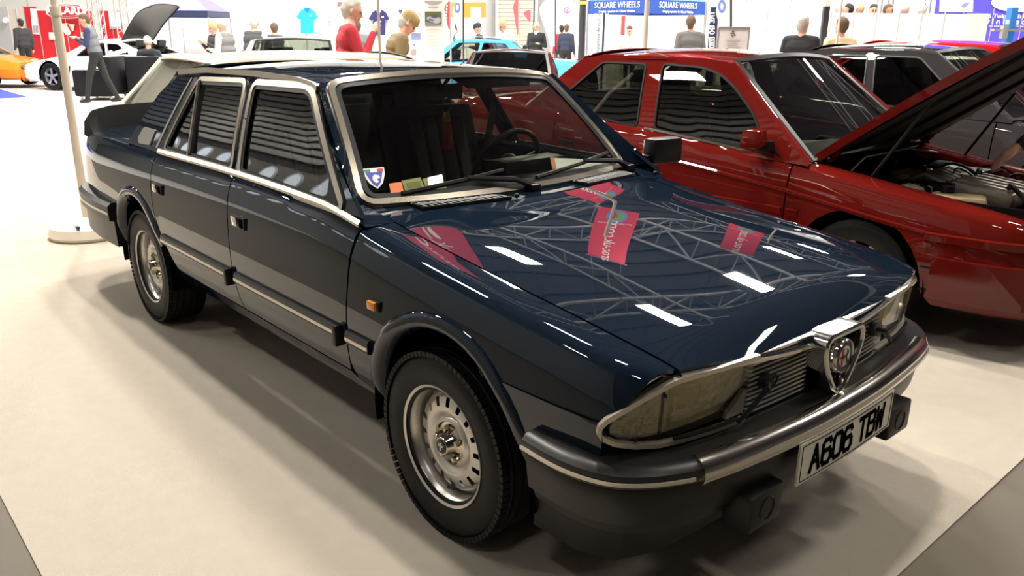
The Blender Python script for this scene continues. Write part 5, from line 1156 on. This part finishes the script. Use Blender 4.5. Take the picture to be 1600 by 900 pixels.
feather('white feather flag with pale blue oval logo beside the navy banner',1119,22,-8,76,13.2,PWH,DPOLE,(1128,10,6,10.5,BLOGO2))
feather('plain white feather flag near the pale marquee',843,24,-8,72,22,PWH,DPOLE)
f2=feather('tall narrow dark red flag in front of the roller shutters',802,8,-6,54,24,mat('flag_dred',(.45,.08,.08),.6),ALP); feather('small pink-red flag in front of the roller shutters',818,11,15,34,27,mat('flag_pink',(.65,.08,.12),.6),ALP)
# orange stand, shutters, pale marquee
t=wall_run('orange fascia stand behind the feather flags',699,759,zat(730,27,26),26,PWH,2); board(t,'fascia',699,759,zat(730,27,25.8),zat(730,4,25.8),25.8,PORG,.3); board(t,'side_screen',736,751,zat(740,38,25),zat(740,11,25),25,PWH,.05)
flat(t,'smile_mark',[(740,15),(741,18),(743,20),(745,18.5),(745.5,16),(744.5,18),(743,19),(741.5,17.5)],24.95,DPOLE,.01)
t=wall_run('pale yellow panel above the orange stand',692,735,zat(710,-14,27.5),27.5,mat('panel_yellow',(.8,.72,.35),.6),2)
sh_=stand('roller_shutter','beige-grey roller shutter door in the far wall','shutter',805,38)
for k in range(26): board(sh_,'slat',778,833,.10+k*.17,.255+k*.17,38,mat('shutter_beige',(.46,.41,.34),.6),.06)
for a in(774,835): board(sh_,'jamb',a,a+5,0,4.7,37.9,PGR,.2)
wall_run('grey wall bay beside the roller shutter',690,776,6,39,PGR,3); wall_run('pale grey wall bay beyond the roller shutter',838,925,6,39,mat('pale_grey',(.6,.6,.6),.6),3)
t=wall_run('white marquee front with a pink round logo',868,926,zat(890,7,29),29,PWH,3); c=[(886+5*math.cos(a),16+5*math.sin(a)) for a in np.linspace(0,2*PI,20)[:-1]]; c2=[(886+3.2*math.cos(a),16+3.2*math.sin(a)) for a in np.linspace(0,2*PI,20)[:-1]]
flat(t,'logo',c,28.9,mat('logo_pink',(.75,.08,.30),.6),.01); flat(t,'logo_centre',c2,28.88,PWH,.01); flat(t,'logo_wedge',[(886,12.5),(888,19),(886,17.5),(884,19)],28.86,mat('logo_pink'),.01)
t=stand('banner_pole','thick dark pole with a yellow collar near the pale marquee','pole',909.5,21); pole(t,'shaft',909.5,21,0,3.4,.085,DPOLE); pole(t,'collar',909.5,21,2.16,2.24,.11,mat('collar_yellow',(.8,.6,.05),.5)); pole(t,'foot',909.5,21,0,.05,.3,DPOLE)
# blue gazebo
D=19.5; E0=dp(918,24,D+1.2); E1=dp(1012,24,D-.25); E2=dp(1102,24,D+1.2); ez=1.93; hz_=.30
t=stand('gazebo','blue pop-up gazebo with white lettering on its valance','gazebo',1010,D+1.5); q=t.matrix_basis.inverted(); E3=E0+E2-E1; apx=(E0+E2)/2; pk=3.1
cs=[Vector((e.x,e.y,ez)) for e in(E0,E1,E2,E3)]
v=[q@c_ for c_ in cs]+[q@(c_+Vector((0,0,hz_))) for c_ in cs]+[q@Vector((apx.x,apx.y,pk))]
obj('canopy',v,[(4,5,8),(5,6,8),(6,7,8),(7,4,8)],mat('gazebo_blue_light',(.05,.15,.55),.6),t,False); obj('valance',v[:8],[(0,1,5,4),(1,2,6,5),(2,3,7,6),(3,0,4,7)],PBL,t,False)
for c_ in cs: MB().tube([q@Vector((c_.x,c_.y,0)),q@(c_+Vector((0,0,hz_)))],.03,6).build('leg',ALP,t)
for A_,B_ in((cs[0],cs[1]),(cs[1],cs[2])):
    xd=(B_-A_).normalized(); nd=xd.cross(Vector((0,0,1))); M_=Matrix((xd,Vector((0,0,1)),nd)).transposed().to_4x4()
    for s_,sz,dz in(('SQUARE WHEELS',.185,.19),('Bringing a passion for Classic Vehicles',.075,.055)):
        o=text('lettering',s_,sz,PWH,(0,0,0),(0,0,0),t,.003); o.matrix_local=q@Matrix.Translation((A_+B_)/2+Vector((0,0,dz))+nd*.012)@M_
    mid=((A_+B_)/2+Vector((0,0,hz_))).lerp(Vector((apx.x,apx.y,pk)),.22); sl=(Vector((apx.x,apx.y,pk))-((A_+B_)/2+Vector((0,0,hz_)))).normalized(); nn=xd.cross(sl)
    ringp=[q@(mid+xd*.36*math.cos(a)+sl*.15*math.sin(a)+nn*.02) for a in np.linspace(0,2*PI,28)[:-1]]; MB().tube(ringp,.014,5,True).build('oval_logo',PWH,t)
bp=stand('banner_wrap','white vertical banner with navy edge on the gazebo leg','banner',940,D+.6); board(bp,'sheet',927,950,0,ez,D+.6,PWH,.03); board(bp,'edge',941.5,944.5,0,ez,D+.57,PNV,.02)
sign(bp,'comparison4insurance',934.8,52,D+.56,.13,mat('ink_dark',(.08,.08,.12),.6),'lettering',PI/2)
wall_run('white backdrop behind the man in the grey suit',1010,1098,2.25,23.5,PWH,3); wall_run('pale backdrop inside the gazebo with orange dot',950,1008,2.2,24.5,mat('backdrop_cream',(.85,.80,.62),.6),2)
t=stand('hanging_sign','red vertical sign inside the gazebo','sign',972,24); board(t,'sheet',970,976,zat(972,55,24),zat(972,25,24),24,mat('flag_red'),.03); pole(t,'post',973,24.05,0,zat(972,25,24),.02,ALP)
# navy banner with telephone number, grey info board
t=stand('pull_up_banner','navy pull-up banner with white telephone number','banner',1113,14); board(t,'sheet',1108,1120,0,zat(1113,11,14),14,PNV,.03); board(t,'foot',1107,1121,0,.08,14,ALP,.2); [sign(t,ch,1113.0,72.5-k*4.35,13.97,.125,PWH,'digit',PI/2,1,.003) for k,ch in enumerate('0333 043 3911') if ch!=' ']
t=stand('info_board','pale grey framed information board with dotted logo','sign',1146,12.2); zb0=zat(1146,80,12.2)-.1; zb1=zat(1146,44,12.2); board(t,'sheet',1123,1170,zb0,zb1,12.2,mat('board_grey',(.60,.58,.56),.6),.03); board(t,'frame_top',1122,1171,zb1-.02,zb1+.02,12.19,ALP,.05)
for a in(1122.5,1170): pole(t,'leg',a,12.2,0,zb1,.02,ALP)
for r_,row in enumerate(['.xx..','xxxx.','.xxxx','.xx..']):
    for k,ch in enumerate(row):
        if ch=='x': flat(t,'logo_dot',[(1142+k*1.9+r_*-.6,49+r_*2.6),(1143.2+k*1.9-r_*.6,49+r_*2.6),(1143.2+k*1.9-r_*.6,50.6+r_*2.6),(1142+k*1.9-r_*.6,50.6+r_*2.6)],12.17,DPOLE,.004)
for k in range(5): flat(t,'text_line',[(1134+k%2*3,62+k*3.4),(1158-k%3*3,62+k*3.4),(1158-k%3*3,62.8+k*3.4),(1134+k%2*3,62.8+k*3.4)],12.17,PGR,.004)
# white walls on the right
wall_run('beige wall bay behind the navy banner',1098,1165,4.2,24,PBE,2); wall_run('tall white wall behind the man in black',1163,1300,3.4,18,PWH,4)
t=wall_run('long white partition with heads showing above it',1296,1508,zat(1400,21,16.5),16.5,PWH,6); board(t,'end_panel',1507,1523,0,zat(1515,21,16.4),16.4,mat('panel_cream',(.84,.80,.70),.6),.06); board(t,'end_panel',1523.5,1540,0,zat(1515,21,16.4),16.4,mat('panel_cream'),.06)
wall_run('pale high wall beyond the long partition',1290,1450,5.2,30,mat('pale_hi',(.8,.8,.78),.6),4)
for k,(px,hr,cp) in enumerate([(1308,HAIRG,None),(1323,HAIRK,None),(1340,HAIRY,None),(1361,HAIRK,None),(1384,HAIRB,None),(1410,HAIRG,None),(1437,HAIRG,None)]):
    person(['grey head over the partition near its post','black head over the partition nearest the post','fair head over the partition','dark head over the middle of the partition','brown-haired head beside the truss mast over the partition','grey head over the partition past the truss mast','grey head over the partition near the violet banner'][k],Vector((*dp(px,40,18.2+.7*(k%3))[:2],.28)),V+k,TW('crowd%d'%k,(.1+.05*k,.1,.15)),TW('black',(.012,)*3),hr,1.86+.03*(k%3),0,(0,0),('down','down'),voxel=.028)
t=stand('stage_platform','low dark platform behind the long white partition','platform',1375,18.9); board(t,'deck',1290,1460,.02,.28,18.9,DPOLE,2.6)
t=stand('truss_mast','slim aluminium truss mast behind the long partition','truss',1377,22); 
def mast(t,px,d,z1,w=.28):
    q=t.matrix_basis.inverted(); c=dp(px,48,d); c.z=0; cs=[c+RH*a*w/2+FH*b*w/2 for a,b in((-1,-1),(1,-1),(1,1),(-1,1))]
    for c_ in cs: MB().tube([q@c_,q@(c_+Vector((0,0,z1)))],.022,6).build('chord',ALP,t)
    n=int(z1/.32)
    for i in range(n):
        for k in range(4): a=cs[k]+Vector((0,0,i*z1/n)); b=cs[(k+1)%4]+Vector((0,0,(i+1)*z1/n)); MB().tube([q@a,q@b],.010,4,caps=False).build('brace',ALP,t)
mast(t,1377,22,4.2)
t=stand('truss_mast','slim aluminium truss mast at the edge of the violet banner','truss',1452,21); mast(t,1452,21,4.2)
t=stand('truss_mast','aluminium truss mast beside the red stand','truss',154,26.5); mast(t,154,26.5,5,.3); t=stand('truss_mast','aluminium truss mast between red panel and lilac gazebo','truss',198,27); mast(t,198,27,5,.4)
t=stand('banner_pole','dark square banner post beside the man in black','pole',1287,12.9); board(t,'shaft',1283,1291.5,0,zat(1288,10,12.9),12.9,DPOLE,.08); board(t,'head',1284,1294,zat(1288,10,12.9),zat(1288,-6,12.9),12.9,PWH,.06); board(t,'foot',1280,1295,0,.05,12.9,DPOLE,.3)
# violet banner wall and blue lift post
t=wall_run('violet banner wall with white lettering',1455,1640,4.6,20,PPU,4); 
sign(t,'106 Twin Tech UK',1573,25.5,19.94,.135,PWH,'lettering',0,1.12,.003); sign(t,'winbusch.',1578,34,19.94,.19,PWH,'lettering',0,1.1,.004,spacing=1.5); sign(t,'visit www.winbusch.co.uk for parts',1574,41,19.94,.06,PWH)
flat(t,'white_oval',[(1592+43*math.cos(a),4+15*math.sin(a)) for a in np.linspace(0,2*PI,28)[:-1]],19.95,PWH,.01); flat(t,'white_panel',[(1469,-6),(1521,-6),(1520,19),(1468,19)],19.95,PWH,.02); flat(t,'drawing',[(1501,10),(1508,4),(1517,3),(1512,8),(1506,11)],19.93,mat('ink_blue',(.25,.25,.5),.6),.005)
t=stand('lift_post','bright blue car-lift post with grey arms before the violet banner','lift',1576,17.5); board(t,'post',1571.5,1581,0,zat(1576,12,17.5),17.5,mat('lift_blue',(.02,.16,.45),.45),.2); board(t,'arm',1551,1598,zat(1576,49,17.5),zat(1576,45,17.5),17.4,ALP,.12); board(t,'carriage',1565,1573,zat(1576,60,17.5),zat(1576,40,17.5),17.35,ALP,.12); board(t,'notice',1569,1574,zat(1570,38,17.4),zat(1570,31,17.4),17.3,mat('notice_cream',(.8,.72,.5),.6),.01)
# red stand on the left with oval sign and crest
t=wall_run('red exhibition stand wall with oval sign and crest',62,147,zat(100,17,27),27,PRED,4); 
def ov(cx,cy,a,b,n=36): return [(cx+a*abs(math.cos(k))**.75*(1 if math.cos(k)>0 else -1),cy+b*abs(math.sin(k))**.9*(1 if math.sin(k)>0 else -1)) for k in np.linspace(0,2*PI,n)[:-1]]
flat(t,'sign_rim',ov(102.5,17.2,31,12),26.6,PWH,.06); flat(t,'sign_field',ov(102.5,17.2,29,10.4),26.56,PRED,.04); flat(t,'sign_line',ov(102.5,17.2,26.2,8.8),26.53,PWH,.03); flat(t,'sign_centre',ov(102.5,17.2,25,7.8),26.50,PRED,.03); sign(t,'ALLARD',102.5,17,26.47,.30,PWH,'lettering',0,1.1,.012)
flat(t,'crest',[(96,37),(103,36),(116,38.5),(114,48),(108,55),(103,55),(98,48)],26.9,mat('crest_cream',(.8,.74,.62),.6),.03); flat(t,'crest_bar',[(104,38),(106.5,38),(113,50),(111,51.5)],26.86,PRED,.02)
for a,b in((76,94),(126,137)): flat(t,'cream_block',[(a,50.5),(b,51),(b-1,62),(a+1,62)],26.88,mat('crest_cream'),.03)
t=wall_run('white and red corner panels of the red stand',42,62,zat(50,10,27),27.4,PRED,1); flat(t,'white_strip',[(47,13),(58,14),(62,54),(51,53)],27.3,PWH,.02)
for k in range(4): flat(t,'print',[(51+k%2*4.5,40+k//2*6),(54.5+k%2*4.5,40+k//2*6),(55+k%2*4.5,45+k//2*6),(51.5+k%2*4.5,45+k//2*6)],27.28,PGR,.01)
t=wall_run('red panel with a white poster right of the oval sign',160,193,zat(175,17,27.6),27.6,PRED,2); flat(t,'poster',[(169,17),(187,18),(189,45),(172,45)],27.5,PWH,.02); sign(t,'Emark',180,43,27.48,.12,mat('ink_dark'))
t=wall_run('beige wall bay left of the red stand',17,44,zat(30,14,30),30,PBE,2); t=wall_run('grey wall bay with a round lamp',-40,18,zat(0,10,31),31,PGR,2); flat(t,'round_lamp',[(8.2+4.5*math.cos(a),31.5+4.5*math.sin(a)) for a in np.linspace(0,2*PI,18)[:-1]],30.9,PWH,.04)
# lilac gazebo
D=30; t=stand('gazebo','lilac gazebo with navy valance behind the raised tailgate','gazebo',270,D); q=t.matrix_basis.inverted(); a=dp(221,26,D); b=dp(325,26,D); w_=(b-a); cs=[Vector((p.x,p.y,a.z)) for p in(a,b,b+FH*w_.length,a+FH*w_.length)]; ap2=(cs[0]+cs[2])/2; ap2.z=a.z+1.15
v=[q@c_ for c_ in cs]+[q@(c_+Vector((0,0,.22))) for c_ in cs]+[q@ap2]; obj('canopy',v,[(4,5,8),(5,6,8),(6,7,8),(7,4,8)],PLV,t,False); obj('valance',v[:8],[(0,1,5,4),(1,2,6,5),(2,3,7,6),(3,0,4,7)],PNV,t,False)
for c_ in cs: MB().tube([q@Vector((c_.x,c_.y,0)),q@c_],.03,6).build('leg',ALP,t)
sign(t,'Simply',238,23.5,D-.02,.16,PWH)
wall_run('white wall bays behind the lilac gazebo',203,410,4.6,33,PWH,5); wall_run('white wall bays at the far left',-60,215,7.5,36,mat('pale_hi'),5)
wall_run('pale wall bays above the white shirt wall',400,700,7,36,mat('pale_hi'),5); wall_run('white wall bays above the right-hand partition',1160,1660,7,34,PWH,8); wall_run('warm white wall bays behind the blue gazebo',915,1165,7,36,mat('pale_hi'),5)
# thin rope-barrier poles and the pole with a heavy base
CREAMP=mat('pole_cream',(.74,.64,.52),.5)
pb=atz(140,368,0); t=thing('banner_pole','tall cream pole in a heavy rounded white base','pole',(pb.x,pb.y,0)); MB().tube([(0,0,.1),(0,0,1.62)],.030,12).build('lower_tube',CREAMP,t); MB().tube([(0,0,1.60),(0,0,1.66)],.038,12).build('clamp',CREAMP,t); MB().tube([(0,0,1.62),(0,0,3.6)],.024,12).build('upper_tube',CREAMP,t)
MB().lathe([(0,.15),(.06,.15),(.20,.13),(.26,.09),(.28,.03),(.26,0),(0,0)],(0,0,0),'z',32).build('base',mat('base_cream',(.74,.66,.54),.5),t); MB().box((.20,-.12,.118),(.05,.02,.02)).build('handle_slot',DPOLE,t)
for px,yy,r_,lab in((592,1.35,.010,'thin cream pole standing between the two saloons'),(1009,4.25,.022,'cream pole standing behind the red saloon'),(1310.5,7.25,.014,'thin pale pole in front of the man in pale yellow')):
    p=aty(px,40,yy); t=thing('banner_pole',lab,'pole',(p.x,p.y,0)); MB().tube([(0,0,.02),(0,0,3.2)],r_,10).build('tube',CREAMP,t); MB().lathe([(0,.05),(.05,.05),(.14,.02),(.14,0),(0,0)],(0,0,0),'z',20).build('base',CREAMP,t)
# black armchairs
LEA=mat('black_leather',(.012,.012,.014),.5,spec=.15)
def armchair(label,p,rz):
    t=thing('armchair',label,'armchair',p,rz,None); MB().box((0,0,.26),(.72,.60,.30),None,.04).build('seat',LEA,t); MB().box((-.34,0,.52),(.20,.90,.80),None,.06).build('backrest',LEA,t)
    for s in(-1,1): MB().box((.02,s*.38,.36),(.80,.17,.56),None,.05).build('arm',LEA,t)
    for a in(-1,1):
        for s in(-1,1): MB().lathe([(.03,.11),(.022,0),(0,0)],(a*.32,s*.36,0),'z',10).build('foot',ALP,t)
armchair('black leather armchair beside the man in a waistcoat',tow(150,60,20.7),V+1.6); armchair('black leather armchair next to the seated person in white cap',tow(230,60,20.7),V+.2)
# red canvas bags on the table by the white wall
t=stand('display_table','low white table carrying red helmets','table',1205,13.4); board(t,'top',1174,1236,.98,1.02,13.4,PWH,.6); 
for a in(1176,1234): pole(t,'leg',a,13.4,0,.98,.025,ALP)
for k,(px,sx_) in enumerate([(1182,.09),(1206,.07),(1229,.075)]):
    p=dp(px,60,13.4); p.z=1.02; o=MB().ball((0,0,.10),(sx_,.09,.10),14,9).build('helmet_shell',SCAR); o.location=p; o.name='helmet'; tag(o,['large red helmet on the white table','small red helmet between two others','red helmet with black visor at the table end'][k],'helmet','red helmets on the white table'); MB().box((sx_*.9,0,.09),(.05,.17,.05),None,.01).build('visor',BLACK,o)
# red club banners hanging from the roof
def hang_banner(label,p,rz,w,h):
    t=thing('hanging_banner',label,'banner',p,rz,'red banners hanging from the roof'); MB().box((0,0,h/2),(.02,w,h)).build('cloth',mat('banner_crimson',(.62,.02,.06),.6),t)
    MB().tube([(0,-w/2-.05,h),(0,w/2+.05,h)],.025,8).build('top_bar',ALP,t)
    for s in(-1,1): MB().tube([(0,s*w*.4,h),(0,s*w*.4,10.55-p[2])],.006,4).build('wire',DPOLE,t)
    o=text('lettering','aroc-uk.com',w*.42,PWH,(.014,0,h*.60),(0,0,0),t,.002); o.rotation_euler=Matrix(((0,0,1),(0,1,0),(-1,0,0))).to_euler()
    o=text('small_lettering','ALFA ROMEO OWNERS CLUB',w*.062,PWH,(.014,0,h*.22),(0,0,0),t,.002); o.rotation_euler=Matrix(((0,0,1),(1,0,0),(0,1,0))).to_euler()
    MB().lathe([(0,0),(w*.26,0)],(.014,0,h*.11),'x',24).build('club_disc',BLOGO,t); MB().lathe([(0,0),(w*.19,0)],(.018,0,h*.11),'x',24).build('club_disc_field',mat('club_green',(.15,.35,.12),.6),t); MB().box((.020,-w*.06,h*.11),(.004,w*.05,w*.24)).box((.020,-w*.06,h*.11),(.004,w*.16,w*.06)).build('club_cross',PRED,t)
for (x,y,z),lab in zip(((-7.6,9.6,5.0),(-7.2,14.2,5.0),(-6.6,4.1,4.8)),('red vertical club banner under the middle of the roof','red vertical club banner farthest from the blue saloon','red vertical club banner over the aisle behind the blue saloon')):
    hang_banner(lab,(x,y,z),math.atan2(-y,-x+.2),.85,2.1)
